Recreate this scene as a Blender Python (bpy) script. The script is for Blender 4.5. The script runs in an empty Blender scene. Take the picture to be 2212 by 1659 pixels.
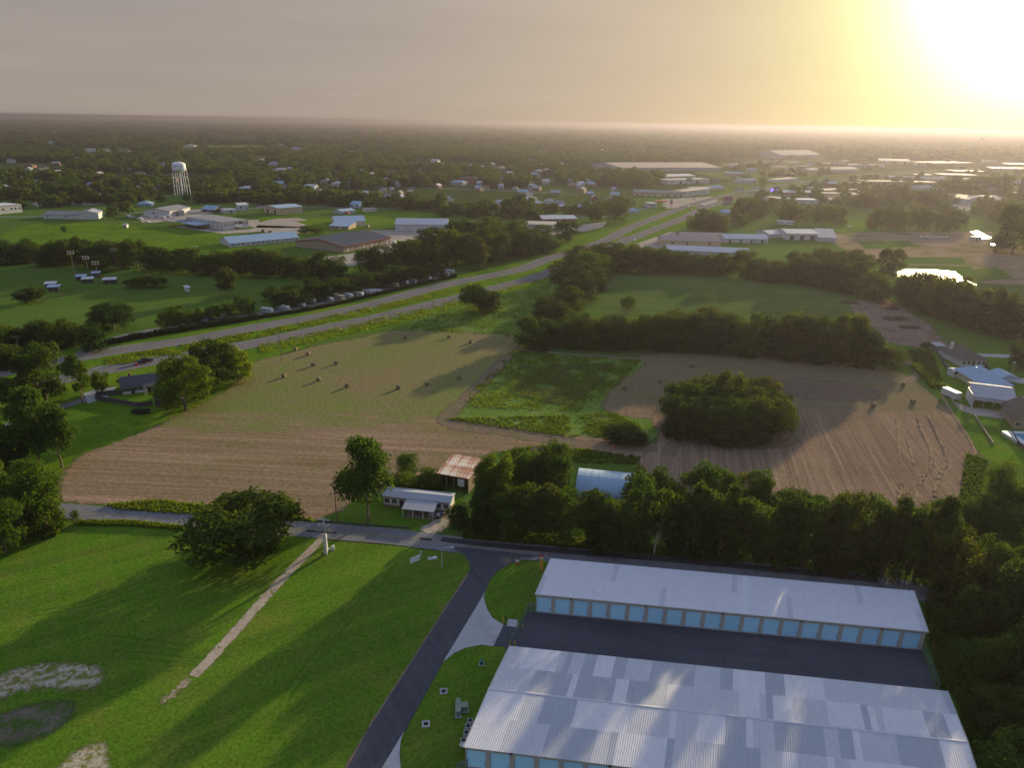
import bpy, bmesh, math, random
import numpy as np
from mathutils import Vector, Matrix
random.seed(7); RNG = np.random.default_rng(11)
SC = bpy.context.scene
COL = SC.collection
R = math.radians

# ------------------------------------------------------------------ camera
PW, PH = 2212.0, 1659.0          # survey picture units
FOC, HOR, ROLL, HC = 1530.0, 263.0, R(0.93), 88.0
PITCH = math.atan((PH/2-HOR)/FOC)
_f = np.array([0, math.cos(PITCH), -math.sin(PITCH)]); _u = np.array([0, math.sin(PITCH), math.cos(PITCH)]); _r = np.array([1., 0, 0])
RT = _r*math.cos(ROLL)+_u*math.sin(ROLL); UP = -_r*math.sin(ROLL)+_u*math.cos(ROLL); FW = _f
cam = bpy.data.cameras.new('camera'); camo = bpy.data.objects.new('camera', cam); COL.objects.link(camo)
cam.sensor_fit = 'HORIZONTAL'; cam.sensor_width = 36; cam.lens = FOC/PW*36
cam.clip_start = 1; cam.clip_end = 120000
camo.matrix_world = Matrix(((RT[0], UP[0], -FW[0], 0), (RT[1], UP[1], -FW[1], 0), (RT[2], UP[2], -FW[2], HC), (0, 0, 0, 1)))
SC.camera = camo

# ------------------------------------------------------------------ sky and sun
SUN_AZ, SUN_EL = R(34.5), R(10.5)       # azimuth clockwise from +Y
SUND = Vector((math.sin(SUN_AZ)*math.cos(SUN_EL), math.cos(SUN_AZ)*math.cos(SUN_EL), math.sin(SUN_EL)))
w = bpy.data.worlds.new('World'); SC.world = w; w.use_nodes = True
nt = w.node_tree; N = nt.nodes; Lk = nt.links
for n in list(N): N.remove(n)
out = N.new('ShaderNodeOutputWorld')
sky = N.new('ShaderNodeTexSky'); sky.sky_type = 'NISHITA'; sky.sun_disc = False
sky.sun_elevation = SUN_EL; sky.sun_rotation = SUN_AZ; sky.altitude = 50
sky.air_density = 1.0; sky.dust_density = 0.3; sky.ozone_density = 1.0
bg = N.new('ShaderNodeBackground'); bg.inputs[1].default_value = 0.06
# thin even haze veil in the air: desaturates the sky towards warm grey
tc = N.new('ShaderNodeTexCoord')
hsv = N.new('ShaderNodeHueSaturation'); hsv.inputs['Saturation'].default_value = 0.9
Lk.new(sky.outputs[0], hsv.inputs['Color']); 
# aureole round the sun, symmetric about it
dot = N.new('ShaderNodeVectorMath'); dot.operation = 'DOT_PRODUCT'; dot.inputs[1].default_value = SUND
nrm = N.new('ShaderNodeVectorMath'); nrm.operation = 'NORMALIZE'
Lk.new(tc.outputs['Generated'], nrm.inputs[0]); Lk.new(nrm.outputs[0], dot.inputs[0])
ac = N.new('ShaderNodeMath'); ac.operation = 'ARCCOSINE'; Lk.new(dot.outputs['Value'], ac.inputs[0])
def gauss(deg, k, colr):
    a = N.new('ShaderNodeMath'); a.operation = 'DIVIDE'; Lk.new(ac.outputs[0], a.inputs[0]); a.inputs[1].default_value = R(deg)
    b = N.new('ShaderNodeMath'); b.operation = 'MULTIPLY'; Lk.new(a.outputs[0], b.inputs[0]); Lk.new(a.outputs[0], b.inputs[1])
    m = N.new('ShaderNodeMath'); m.operation = 'MULTIPLY'; Lk.new(b.outputs[0], m.inputs[0]); m.inputs[1].default_value = -1
    e = N.new('ShaderNodeMath'); e.operation = 'EXPONENT'; Lk.new(m.outputs[0], e.inputs[0])
    v = N.new('ShaderNodeVectorMath'); v.operation = 'SCALE'; v.inputs[0].default_value = (colr[0]*k, colr[1]*k, colr[2]*k)
    Lk.new(e.outputs[0], v.inputs['Scale']); return v
def add(a, b):
    v = N.new('ShaderNodeVectorMath'); v.operation = 'ADD'; Lk.new(a, v.inputs[0]); Lk.new(b, v.inputs[1]); return v.outputs[0]
acc = hsv.outputs[0]
SKY_BASE = (.07, .07, .08)
mulb = N.new('ShaderNodeVectorMath'); mulb.operation = 'MULTIPLY'; mulb.inputs[1].default_value = SKY_BASE
Lk.new(acc, mulb.inputs[0]); acc = mulb.outputs[0]
# warm haze veil at the horizon; unseen blue zenith brightened to fill the shade
sep = N.new('ShaderNodeSeparateXYZ'); Lk.new(nrm.outputs[0], sep.inputs[0])
def mth(op, a, b=None):
    n = N.new('ShaderNodeMath'); n.operation = op
    for i, v in enumerate((a, b)):
        if v is None: continue
        if hasattr(v, 'is_linked'): Lk.new(v, n.inputs[i])
        else: n.inputs[i].default_value = v
    return n.outputs[0]
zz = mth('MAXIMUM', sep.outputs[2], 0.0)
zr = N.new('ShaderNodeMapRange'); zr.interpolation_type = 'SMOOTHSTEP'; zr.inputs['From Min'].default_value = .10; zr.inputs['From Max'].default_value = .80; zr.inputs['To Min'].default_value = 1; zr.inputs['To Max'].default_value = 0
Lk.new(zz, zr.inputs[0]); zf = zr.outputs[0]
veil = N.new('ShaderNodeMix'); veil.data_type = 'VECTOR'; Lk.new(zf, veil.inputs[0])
veil.inputs[4].default_value = (3.3, 4.3, 6.6); veil.inputs[5].default_value = (3.05, 2.60, 2.32)     # zenith raised as shade fill, horizon haze
stre = N.new('ShaderNodeMapping'); stre.inputs['Scale'].default_value = (2.2, 2.2, 26); stre.inputs['Rotation'].default_value = (R(1.5), R(-2), 0); Lk.new(nrm.outputs[0], stre.inputs[0])
cn = N.new('ShaderNodeTexNoise'); cn.inputs['Scale'].default_value = 1.6; cn.inputs['Detail'].default_value = 5; cn.inputs['Roughness'].default_value = .5; Lk.new(stre.outputs[0], cn.inputs['Vector'])
cf = mth('ADD', mth('MULTIPLY', cn.outputs['Fac'], .22), .89)
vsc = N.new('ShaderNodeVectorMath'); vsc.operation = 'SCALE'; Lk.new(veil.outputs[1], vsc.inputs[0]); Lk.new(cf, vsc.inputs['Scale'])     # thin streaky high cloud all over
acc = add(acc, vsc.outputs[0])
for d, k, c in ((6.3, 30.0, (1, 1, 1)), (12.5, 5.5, (.80, 1.15, .12)), (30, 4.0, (1.15, .74, .26))):
    acc = add(acc, gauss(d, k, c).outputs[0])
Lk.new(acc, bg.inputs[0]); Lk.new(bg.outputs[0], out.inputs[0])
sl = bpy.data.lights.new('sun', 'SUN'); sl.energy = 5.0; sl.angle = R(1.1); sl.color = (1.0, .80, .45)
so = bpy.data.objects.new('sun', sl); COL.objects.link(so)
so.rotation_euler = (-SUND).to_track_quat('-Z', 'Y').to_euler()
vs = SC.view_settings; vs.view_transform = 'Standard'; vs.look = 'None'; vs.gamma = 1; vs.use_curve_mapping = False
vs.exposure = 0.85
SC.render.engine = 'CYCLES'
cy = SC.cycles; cy.use_denoising = True; cy.max_bounces = 6; cy.diffuse_bounces = 2; cy.glossy_bounces = 2
cy.transmission_bounces = 4; cy.transparent_max_bounces = 8; cy.volume_bounces = 0; cy.use_adaptive_sampling = True
cy.adaptive_threshold = 0.02; cy.caustics_reflective = False; cy.caustics_refractive = False; cy.sample_clamp_indirect = 4

# ------------------------------------------------------------------ survey helpers (picture point -> ground metres)
def ray(x, y): return RT*((x-PW/2)/FOC)+UP*((PH/2-y)/FOC)+FW
def G(x, y, z=0.0):
    v = ray(x, y); t = (z-HC)/v[2]; return Vector((v[0]*t, v[1]*t, z))
def proj(p):
    d = np.array([p[0], p[1], p[2]-HC]); w_ = d@FW
    return (d@RT)/w_*FOC+PW/2, PH/2-(d@UP)/w_*FOC
def mpp(x, y):                    # metres per picture unit at ground point
    p = G(x, y); return float((np.array(p)-np.array([0, 0, HC]))@FW)/FOC
def hgt(x, y, yt):                # height of a vertical thing standing at (x,y) reaching picture line yt
    p = G(x, y); d = math.hypot(p.x, p.y); v = ray(x, yt); return HC+v[2]/math.hypot(v[0], v[1])*d

# ------------------------------------------------------------------ object helpers
def tag(o, label=None, cat=None, group=None, kind=None):
    if label: o['label'] = label
    if cat: o['category'] = cat
    if group: o['group'] = group
    if kind: o['kind'] = kind
    return o
def empty(name, loc=(0, 0, 0), rz=0, label=None, cat=None, group=None):
    o = bpy.data.objects.new(name, None); COL.objects.link(o); o.location = loc; o.rotation_euler[2] = rz; o.empty_display_size = .2
    return tag(o, label, cat, group)
def link(name, me, parent=None, loc=None, rot=None, scale=None, mat=None):
    o = bpy.data.objects.new(name, me); COL.objects.link(o)
    if parent is not None: o.parent = parent
    if loc is not None: o.location = loc
    if rot is not None: o.rotation_euler = rot
    if scale is not None: o.scale = scale
    return o
class MB:
    def __init__(s): s.v = []; s.f = []
    def quad(s, *p):
        i = len(s.v); s.v += [tuple(q) for q in p]; s.f.append(tuple(range(i, i+len(p)))); return s
    def box(s, x0, y0, z0, x1, y1, z1):
        i = len(s.v)
        s.v += [(x0, y0, z0), (x1, y0, z0), (x1, y1, z0), (x0, y1, z0), (x0, y0, z1), (x1, y0, z1), (x1, y1, z1), (x0, y1, z1)]
        s.f += [tuple(i+k for k in q) for q in ((3, 2, 1, 0), (4, 5, 6, 7), (0, 1, 5, 4), (1, 2, 6, 5), (2, 3, 7, 6), (3, 0, 4, 7))]; return s
    def prism(s, prof, y0, y1, axis='y'):   # profile in (a,z), extruded along the other axis
        n = len(prof); i = len(s.v)
        for y in (y0, y1):
            s.v += [((a, y, z) if axis == 'y' else (y, a, z)) for a, z in prof]
        s.f += [tuple(i+k for k in range(n)), tuple(i+n+k for k in reversed(range(n)))]
        s.f += [(i+k, i+(k+1) % n+0, i+n+(k+1) % n, i+n+k)[::-1] for k in range(n)]; return s
    def tube(s, p, q, r0, r1=None, n=6, cap=True):
        r1 = r0 if r1 is None else r1; p = Vector(p); q = Vector(q); d = (q-p).normalized()
        a = d.orthogonal().normalized(); b = d.cross(a); i = len(s.v)
        for c, r in ((p, r0), (q, r1)):
            for k in range(n):
                t = 2*math.pi*k/n; s.v.append(tuple(c+a*(r*math.cos(t))+b*(r*math.sin(t))))
        s.f += [(i+k, i+(k+1) % n, i+n+(k+1) % n, i+n+k) for k in range(n)]
        if cap: s.f += [tuple(i+k for k in reversed(range(n))), tuple(i+n+k for k in range(n))]
        return s
    def lathe(s, prof, n=16, c=(0, 0, 0)):
        i = len(s.v)
        for r, z in prof:
            for k in range(n):
                t = 2*math.pi*k/n; s.v.append((c[0]+r*math.cos(t), c[1]+r*math.sin(t), c[2]+z))
        for j in range(len(prof)-1):
            s.f += [(i+j*n+k, i+j*n+(k+1) % n, i+(j+1)*n+(k+1) % n, i+(j+1)*n+k) for k in range(n)]
        return s
    def mesh(s, mat, name='part', smooth=False):
        me = bpy.data.meshes.new(name); me.from_pydata(s.v, [], s.f)
        bm = bmesh.new(); bm.from_mesh(me); bmesh.ops.recalc_face_normals(bm, faces=bm.faces); bm.to_mesh(me); bm.free()
        if mat: me.materials.append(mat)
        if smooth:
            for p in me.polygons: p.use_smooth = True
        return me
    def build(s, name, mat, parent=None, smooth=False, **k): return link(name, s.mesh(mat, name, smooth), parent, **k)
ORD = ('first second third fourth fifth sixth seventh eighth ninth tenth eleventh twelfth thirteenth fourteenth fifteenth sixteenth seventeenth eighteenth nineteenth').split()
TENS = {2: 'twent', 3: 'thirt', 4: 'fort', 5: 'fift', 6: 'sixt', 7: 'sevent', 8: 'eight', 9: 'ninet'}
def ordw(i):
    n = i+1
    if n == 100: return 'one hundredth'
    if n > 100: return 'one hundred and '+ordw(n-101)
    if n < 20: return ORD[n-1]
    if n % 10 == 0: return TENS[n//10]+'ieth'
    return TENS[n//10]+'y-'+ORD[n % 10-1]

# ------------------------------------------------------------------ materials
def newmat(name):
    m = bpy.data.materials.new(name); m.use_nodes = True
    t = m.node_tree; b = t.nodes['Principled BSDF']; return m, t, b
def ramp(t, fac, stops):
    r = t.nodes.new('ShaderNodeValToRGB'); e = r.color_ramp.elements
    while len(e) < len(stops): e.new(.5)
    for k, (p, c) in enumerate(stops): e[k].position = p; e[k].color = (*c, 1) if len(c) == 3 else c
    t.links.new(fac, r.inputs[0]); return r.outputs[0]
def noise(t, vec, scale, detail=4, rough=.55, dist=0):
    n = t.nodes.new('ShaderNodeTexNoise'); n.inputs['Scale'].default_value = scale; n.inputs['Detail'].default_value = detail
    n.inputs['Roughness'].default_value = rough; n.inputs['Distortion'].default_value = dist
    if vec is not None: t.links.new(vec, n.inputs['Vector'])
    return n.outputs['Fac']
def mixc(t, fac, a, b, mode='MIX'):
    m = t.nodes.new('ShaderNodeMix'); m.data_type = 'RGBA'; m.blend_type = mode
    for sock, v in ((m.inputs[0], fac), (m.inputs[6], a), (m.inputs[7], b)):
        if hasattr(v, 'is_linked'): t.links.new(v, sock)
        elif isinstance(v, (int, float)): sock.default_value = v
        else: sock.default_value = (*v, 1)
    return m.outputs[2]
def mapped(t, src, rz=0, sc=(1, 1, 1), loc=(0, 0, 0)):
    m = t.nodes.new('ShaderNodeMapping'); m.inputs['Rotation'].default_value = (0, 0, rz); m.inputs['Scale'].default_value = sc
    m.inputs['Location'].default_value = loc; t.links.new(src, m.inputs[0]); return m.outputs[0]
def flat(name, c, rough=.7, metal=0, var=.12, scale=1.5, spec=.3):
    m, t, b = newmat(name)
    tcn = t.nodes.new('ShaderNodeTexCoord'); f = noise(t, tcn.outputs['Object'], scale, 5, .6)
    lo = tuple(x*(1-var) for x in c); hi = tuple(min(1, x*(1+var)) for x in c)
    t.links.new(ramp(t, f, [(.3, lo), (.7, hi)]), b.inputs['Base Color'])
    b.inputs['Roughness'].default_value = rough; b.inputs['Metallic'].default_value = metal; b.inputs['Specular IOR Level'].default_value = spec
    return m
def ground_mat(name, a, b_, c=None, s1=.02, s2=.15, fine=1.6, streak=None, cpos=(.5, .68), finevar=.35, bump=.25, bare=None, soft=False, blend=None, crack=0):
    """a/b blended by large noise, c by patches, fine grain; streak=(angle, along, across, strength, colour)"""
    m, t, bs = newmat(name); geo = t.nodes.new('ShaderNodeNewGeometry'); P = geo.outputs['Position']
    col = mixc(t, ramp(t, noise(t, P, s1, 5, .6), [(.35, (0, 0, 0)), (.65, (1, 1, 1))]), a, b_)
    if c: col = mixc(t, ramp(t, noise(t, P, s2, 6, .65, .4), [(cpos[0], (0, 0, 0)), (cpos[1], (1, 1, 1))]), col, c)
    if streak:
        for (ang, al, acr, st, sc_) in streak:
            v = mapped(t, mapped(t, P, ang), 0, (al, acr, 1)); f = noise(t, v, 1, 4, .6)
            k = ramp(t, f, [(.42, (0, 0, 0)), (.6, (st, st, st))]); col = mixc(t, k, col, sc_)
    if bare: col = mixc(t, ramp(t, noise(t, P, bare[1], 6, .6, .6), [(bare[2], (0, 0, 0)), (bare[2]+.06, (1, 1, 1))]), col, bare[0])
    if blend: col = blend(t, P, col)
    if crack:
        vo = t.nodes.new('ShaderNodeTexVoronoi'); vo.feature = 'DISTANCE_TO_EDGE'; vo.inputs['Scale'].default_value = crack
        wv = t.nodes.new('ShaderNodeVectorMath'); wv.operation = 'ADD'; nz = t.nodes.new('ShaderNodeTexNoise'); nz.inputs['Scale'].default_value = crack*3; t.links.new(P, nz.inputs['Vector'])
        sc2 = t.nodes.new('ShaderNodeVectorMath'); sc2.operation = 'SCALE'; sc2.inputs['Scale'].default_value = 2.5; t.links.new(nz.outputs['Color'], sc2.inputs[0]); t.links.new(P, wv.inputs[0]); t.links.new(sc2.outputs[0], wv.inputs[1]); t.links.new(wv.outputs[0], vo.inputs['Vector'])
        col = mixc(t, ramp(t, vo.outputs['Distance'], [(.0, (.4, .4, .4)), (.014, (0, 0, 0))]), col, (.03, .03, .034))
    f = noise(t, P, fine, 6, .7); g = ramp(t, f, [(.25, (1-finevar,)*3), (.75, (1+finevar,)*3)])
    col = mixc(t, 1.0, col, g, 'MULTIPLY')
    t.links.new(col, bs.inputs['Base Color']); bs.inputs['Roughness'].default_value = 1.0; bs.inputs['Specular IOR Level'].default_value = 0.0
    if bump:
        bp = t.nodes.new('ShaderNodeBump'); bp.inputs['Strength'].default_value = bump; bp.inputs['Distance'].default_value = .3
        t.links.new(f, bp.inputs['Height']); t.links.new(bp.outputs[0], bs.inputs['Normal'])
    if soft:      # ragged edge that thins into whatever lies below
        at = t.nodes.new('ShaderNodeAttribute'); at.attribute_name = 'edge'; mm = t.nodes.new('ShaderNodeMath'); mm.operation = 'MULTIPLY_ADD'
        nn = noise(t, P, soft, 6, .7); ms = t.nodes.new('ShaderNodeMath'); ms.operation = 'MULTIPLY_ADD'; t.links.new(nn, ms.inputs[0]); ms.inputs[1].default_value = 1.7; ms.inputs[2].default_value = -.35; t.links.new(at.outputs['Fac'], mm.inputs[0]); mm.inputs[1].default_value = 1.0; t.links.new(ms.outputs[0], mm.inputs[2])
        k = ramp(t, mm.outputs[0], [(.50, (0, 0, 0)), (.95, (1, 1, 1))]); tr = t.nodes.new('ShaderNodeBsdfTransparent'); mx = t.nodes.new('ShaderNodeMixShader'); o = t.nodes['Material Output']
        t.links.new(k, mx.inputs[0]); t.links.new(tr.outputs[0], mx.inputs[1]); t.links.new(bs.outputs[0], mx.inputs[2]); t.links.new(mx.outputs[0], o.inputs[0])
    return m
def leaf_mat(name, c, c2, trans=.45):
    m, t, b = newmat(name); oi = t.nodes.new('ShaderNodeObjectInfo'); tcn = t.nodes.new('ShaderNodeTexCoord')
    f = noise(t, tcn.outputs['Object'], 5, 3, .6)
    col = mixc(t, ramp(t, f, [(.35, (0, 0, 0)), (.68, (1, 1, 1))]), c, c2)
    g = ramp(t, oi.outputs['Random'], [(0, (.62, .72, .8)), (.5, (1, 1, 1)), (1, (1.45, 1.25, .8))])
    col = mixc(t, 1.0, col, g, 'MULTIPLY')
    t.nodes.remove(b); o = t.nodes['Material Output']
    d = t.nodes.new('ShaderNodeBsdfDiffuse'); tr = t.nodes.new('ShaderNodeBsdfTranslucent'); mx = t.nodes.new('ShaderNodeMixShader')
    mx.inputs[0].default_value = trans
    t.links.new(col, d.inputs[0]); t.links.new(mixc(t, 1.0, col, (1.5, 1.35, .55), 'MULTIPLY'), tr.inputs[0])
    t.links.new(d.outputs[0], mx.inputs[1]); t.links.new(tr.outputs[0], mx.inputs[2]); t.links.new(mx.outputs[0], o.inputs[0]); return m
# ------------------------------------------------------------------ ground and roads
M_ = {}
M_['ground'] = ground_mat('grass_ground', (.050, .085, .018), (.070, .100, .020), (.085, .085, .030), .012, .09, 1.2)
def resample(pts, step, close=True):
    o = []; n = len(pts)
    for i in range(n if close else n-1):
        a = Vector(pts[i][:2]); b = Vector(pts[(i+1) % n][:2]); k = max(1, int((b-a).length/step))
        for j in range(k): o.append(a.lerp(b, j/k))
    if not close: o.append(Vector(pts[-1][:2]))
    return o
def sheet(name, px, z, mat, jit=0.0, step=2.0, world=False, kind='structure', parent=None, soft=0):
    pts = [Vector(p) if world else G(*p).to_2d() for p in px]
    if jit:
        pts = resample(pts, step); rs = random.Random(hash(len(px))+len(pts)); 
        pts = [p+Vector((rs.uniform(-jit, jit), rs.uniform(-jit, jit))) for p in pts]
    me = bpy.data.meshes.new(name); bm = bmesh.new(); lay = bm.verts.layers.float.new('edge') if soft else None
    vs_ = [bm.verts.new((p.x, p.y, z)) for p in pts]
    es = [bm.edges.new((vs_[i], vs_[(i+1) % len(vs_)])) for i in range(len(vs_))]
    bmesh.ops.triangle_fill(bm, use_beauty=True, edges=es, normal=(0, 0, 1))
    for f in bm.faces:
        if f.normal.z < 0: f.normal_flip()
    if soft:
        ar = sum(a.x*b.y-b.x*a.y for a, b in zip(pts, pts[1:]+pts[:1])); sg = 1 if ar > 0 else -1; n = len(pts); K = 3
        op = []
        for i in range(n):
            d = pts[(i+K) % n]-pts[i-K]; nn = Vector((d.y, -d.x)); nn = nn.normalized()*sg if nn.length > 0 else nn; op.append(pts[i]+nn*soft*.6)
        # outer feather ring: alpha 0 outside, 1 at the inner line
        for v_ in vs_: v_[lay] = 1.0
        ov = [bm.verts.new((p.x, p.y, z)) for p in op]
        for v_ in ov: v_[lay] = -.15
        for i in range(n):
            try:
                f = bm.faces.new((vs_[i], vs_[(i+1) % n], ov[(i+1) % n], ov[i])); f.normal_update()
                if f.normal.z < 0: f.normal_flip()
            except ValueError: pass
    bm.to_mesh(me); bm.free(); me.materials.append(mat)
    o = link(name, me, parent)
    if kind and parent is None: o['kind'] = kind
    return o
def smooth(px, k=6):     # Catmull-Rom through points
    P = [Vector(p) for p in px]; o = []
    for i in range(len(P)-1):
        p0 = P[max(i-1, 0)]; p1 = P[i]; p2 = P[i+1]; p3 = P[min(i+2, len(P)-1)]
        for j in range(k):
            t = j/k; o.append(.5*((2*p1)+(p2-p0)*t+(2*p0-5*p1+4*p2-p3)*t*t+(3*p1-p0-3*p2+p3)*t**3))
    o.append(P[-1]); return o
def strip(name, px, width, z, mat, off=0.0, kind='structure', parent=None, world=False, jit=0, soft=False):
    c = smooth([p if world else G(*p).to_2d() for p in px]); v = []; f = []
    for i, p in enumerate(c):
        d = (c[min(i+1, len(c)-1)]-c[max(i-1, 0)]).normalized(); n = Vector((-d.y, d.x)); j = random.uniform(-jit, jit)
        ss = (-.75, -.3, .3, .75) if soft else (-.5, .5); w_ = len(ss)
        for s in ss: q = p+n*(off+s*width+j); v.append((q.x, q.y, z))
        if i:
            for k in range(w_-1): f.append((w_*(i-1)+k, w_*(i-1)+k+1, w_*i+k+1, w_*i+k)[::-1])
    me = bpy.data.meshes.new(name); me.from_pydata(v, [], f); me.materials.append(mat)
    if soft: me.attributes.new('edge', 'FLOAT', 'POINT').data.foreach_set('value', [(-.15, .9, .9, -.15)[k % 4] for k in range(len(v))])
    bm = bmesh.new(); bm.from_mesh(me); bmesh.ops.recalc_face_normals(bm, faces=bm.faces)
    for fc in bm.faces:
        if fc.normal.z < 0: fc.normal_flip()
    bm.to_mesh(me); bm.free()
    o = link(name, me, parent)
    if kind and parent is None: o['kind'] = kind
    return o
# base ground, reaching the horizon
me = bpy.data.meshes.new('ground'); S = 45000
me.from_pydata([(-S, -400, -.05), (S, -400, -.05), (S, S, -.05), (-S, S, -.05)], [], [(0, 1, 2, 3)])
m, t, b = newmat('far_land'); geo = t.nodes.new('ShaderNodeNewGeometry'); P = geo.outputs['Position']
col = mixc(t, ramp(t, noise(t, P, .0015, 6, .65), [(.42, (0, 0, 0)), (.60, (1, 1, 1))]), (.030, .048, .014), (.055, .085, .020))
g = ramp(t, noise(t, P, .06, 6, .7), [(.25, (.6, .6, .6)), (.75, (1.35, 1.35, 1.35))])
t.links.new(mixc(t, 1, col, g, 'MULTIPLY'), b.inputs['Base Color']); b.inputs['Roughness'].default_value = 1; b.inputs['Specular IOR Level'].default_value = 0
me.materials.append(m); tag(link('ground', me), kind='structure')
GREEN = ground_mat('lawn', (.058, .146, .010), (.086, .176, .012), (.140, .158, .026), .03, .12, 1.7, finevar=.55, cpos=(.50, .72), streak=[(R(-32), .012, .22, .55, (.045, .090, .012)), (R(58), .02, .5, .30, (.115, .14, .025)), (R(-32), .02, .9, .3, (.10, .15, .02))], bare=((.13, .115, .05), .22, .70))
LAWN2 = ground_mat('verge_grass', (.066, .138, .010), (.112, .178, .012), (.052, .098, .014), .04, .3, 1.2, finevar=.5)
PARK = ground_mat('park_grass', (.056, .108, .018), (.075, .134, .020), (.088, .112, .030), .02, .1, 1.0, finevar=.45)
MEADOW = ground_mat('meadow', (.085, .155, .024), (.115, .180, .032), (.155, .185, .060), .03, .12, .8, finevar=.6, bump=.6, soft=.35)
DMEADOW = ground_mat('dark_meadow', (.064, .112, .024), (.085, .130, .030), (.098, .120, .042), .02, .06, .6, finevar=.4, streak=[(R(8), .01, .12, .4, (.05, .07, .02))])
TAN = (.235, .155, .090)
def lineblend(p, q, wd, other, streaks, nz=.05):
    """blend to another ground colour across the line p-q with a ragged, noisy edge"""
    p, q = G(*p).to_2d(), G(*q).to_2d(); d = (q-p).normalized(); n = Vector((d.y, -d.x)); c = n.dot(p)
    def fn(t, P, col):
        dt = t.nodes.new('ShaderNodeVectorMath'); dt.operation = 'DOT_PRODUCT'; t.links.new(P, dt.inputs[0]); dt.inputs[1].default_value = (n.x, n.y, 0)
        ma = t.nodes.new('ShaderNodeMath'); ma.operation = 'MULTIPLY_ADD'; t.links.new(dt.outputs['Value'], ma.inputs[0]); ma.inputs[1].default_value = 1/wd; ma.inputs[2].default_value = -c/wd
        nz_ = noise(t, mapped(t, P, 0, (1, 2.2, 1)), nz, 6, .65); mb_ = t.nodes.new('ShaderNodeMath'); mb_.operation = 'MULTIPLY_ADD'; t.links.new(nz_, mb_.inputs[0]); mb_.inputs[1].default_value = 8.0; t.links.new(ma.outputs[0], mb_.inputs[2])
        k = ramp(t, mb_.outputs[0], [(0, (0, 0, 0)), (1, (1, 1, 1))]); r_ = t.nodes.new('ShaderNodeMapRange'); r_.inputs['From Min'].default_value = 3.2; r_.inputs['From Max'].default_value = 4.8; t.links.new(mb_.outputs[0], r_.inputs[0])
        oc = mixc(t, ramp(t, noise(t, P, .03, 5, .6), [(.35, (0, 0, 0)), (.65, (1, 1, 1))]), other[0], other[1]); oc = mixc(t, ramp(t, noise(t, P, .035, 6, .65, .5), [(.50, (0, 0, 0)), (.70, (1, 1, 1))]), oc, other[2])
        for (ang, al, acr, st, sc_) in streaks:
            f = noise(t, mapped(t, mapped(t, P, ang), 0, (al, acr, 1)), 1, 4, .6); oc = mixc(t, ramp(t, f, [(.42, (0, 0, 0)), (.6, (st, st, st))]), oc, sc_)
        return mixc(t, r_.outputs[0], col, oc)
    return fn
HAYA = ground_mat('hay_stubble', (.195, .148, .075), (.155, .162, .054), (.128, .168, .036), .018, .03, .9, cpos=(.40, .62), soft=.5,
    streak=[(R(38), .012, .35, .5, (.165, .145, .075)), (R(5), .02, .5, .3, (.180, .135, .080))], finevar=.45,
    blend=lineblend((200, 925), (960, 912), 9, ((.235, .152, .100), (.285, .19, .128), (.145, .142, .052)), [(R(4), .010, .55, .7, (.330, .235, .158)), (R(3), .014, 1.1, .7, (.130, .092, .054)), (R(5), .006, .14, .55, (.155, .125, .066))]))
HAYM = ground_mat('mown_grass', (.140, .118, .062), (.165, .132, .076), (.118, .122, .046), .02, .04, .9, soft=.5,
    streak=[(R(4), .012, .3, .5, (.165, .130, .085))], finevar=.35,
    blend=lineblend((1412, 888), (2060, 890), 8, ((.225, .150, .104), (.27, .188, .132), (.150, .118, .066)), [(R(104), .016, .75, .55, (.29, .21, .145)), (R(102), .018, 1.3, .6, (.110, .078, .052)), (R(104), .008, .16, .4, (.14, .10, .066))]))
HAYL = HAYA; HAYR = HAYM
DIRT = ground_mat('bare_dirt', (.170, .122, .095), (.21, .155, .12), (.120, .088, .064), .03, .08, .6, finevar=.4, soft=.35)
TRACK = ground_mat('worn_track', (.150, .118, .080), (.175, .135, .095), (.12, .11, .05), .05, .2, .8, finevar=.4, soft=.6)
SAND = ground_mat('gravel', (.330, .275, .210), (.380, .320, .255), (.230, .190, .130), .2, .5, 2.5, finevar=.35, bare=((.10, .13, .03), .45, .60), soft=.8)
YARDG = ground_mat('gravel_yard', (.300, .260, .220), (.350, .310, .270), (.240, .210, .170), .03, .1, 1.0)
ASPH = ground_mat('asphalt', (.060, .062, .074), (.072, .074, .086), (.100, .100, .108), .08, .12, 3, cpos=(.60, .82), finevar=.2, bump=.08, streak=[(R(58), .02, .7, .4, (.092, .092, .100))], crack=.28)
ASPH2 = ground_mat('yard_asphalt', (.058, .061, .074), (.072, .074, .088), (.150, .145, .145), .06, .07, 3, cpos=(.60, .80), finevar=.22, bump=.05, streak=[(R(7), .03, .25, .4, (.098, .096, .104)), (R(8), .05, .9, .25, (.05, .05, .06))], crack=.22)
LANE = ground_mat('old_asphalt', (.155, .155, .168), (.185, .183, .192), (.115, .113, .120), .05, .2, 2, finevar=.2, bump=.05, crack=.35)
PATCH = ground_mat('fresh_asphalt', (.040, .040, .046), (.050, .050, .055), None, .1, .2, 3, finevar=.2)
HIWAY = ground_mat('highway_concrete', (.138, .130, .130), (.160, .150, .148), (.115, .108, .108), .05, .05, 1.0, finevar=.12, bump=.05)
CONC = ground_mat('concrete', (.330, .330, .345), (.375, .375, .385), (.29, .285, .28), .1, .15, 3, finevar=.12, bump=.05)
WHITE = flat('road_paint', (.28, .27, .26), .8); YELL = flat('yellow_paint', (.24, .18, .08), .8)
WATER, t, b = newmat('pond_water'); b.inputs['Base Color'].default_value = (.10, .10, .09, 1); b.inputs['Roughness'].default_value = .32; b.inputs['Specular IOR Level'].default_value = .8; b.inputs['Metallic'].default_value = .25
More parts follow.
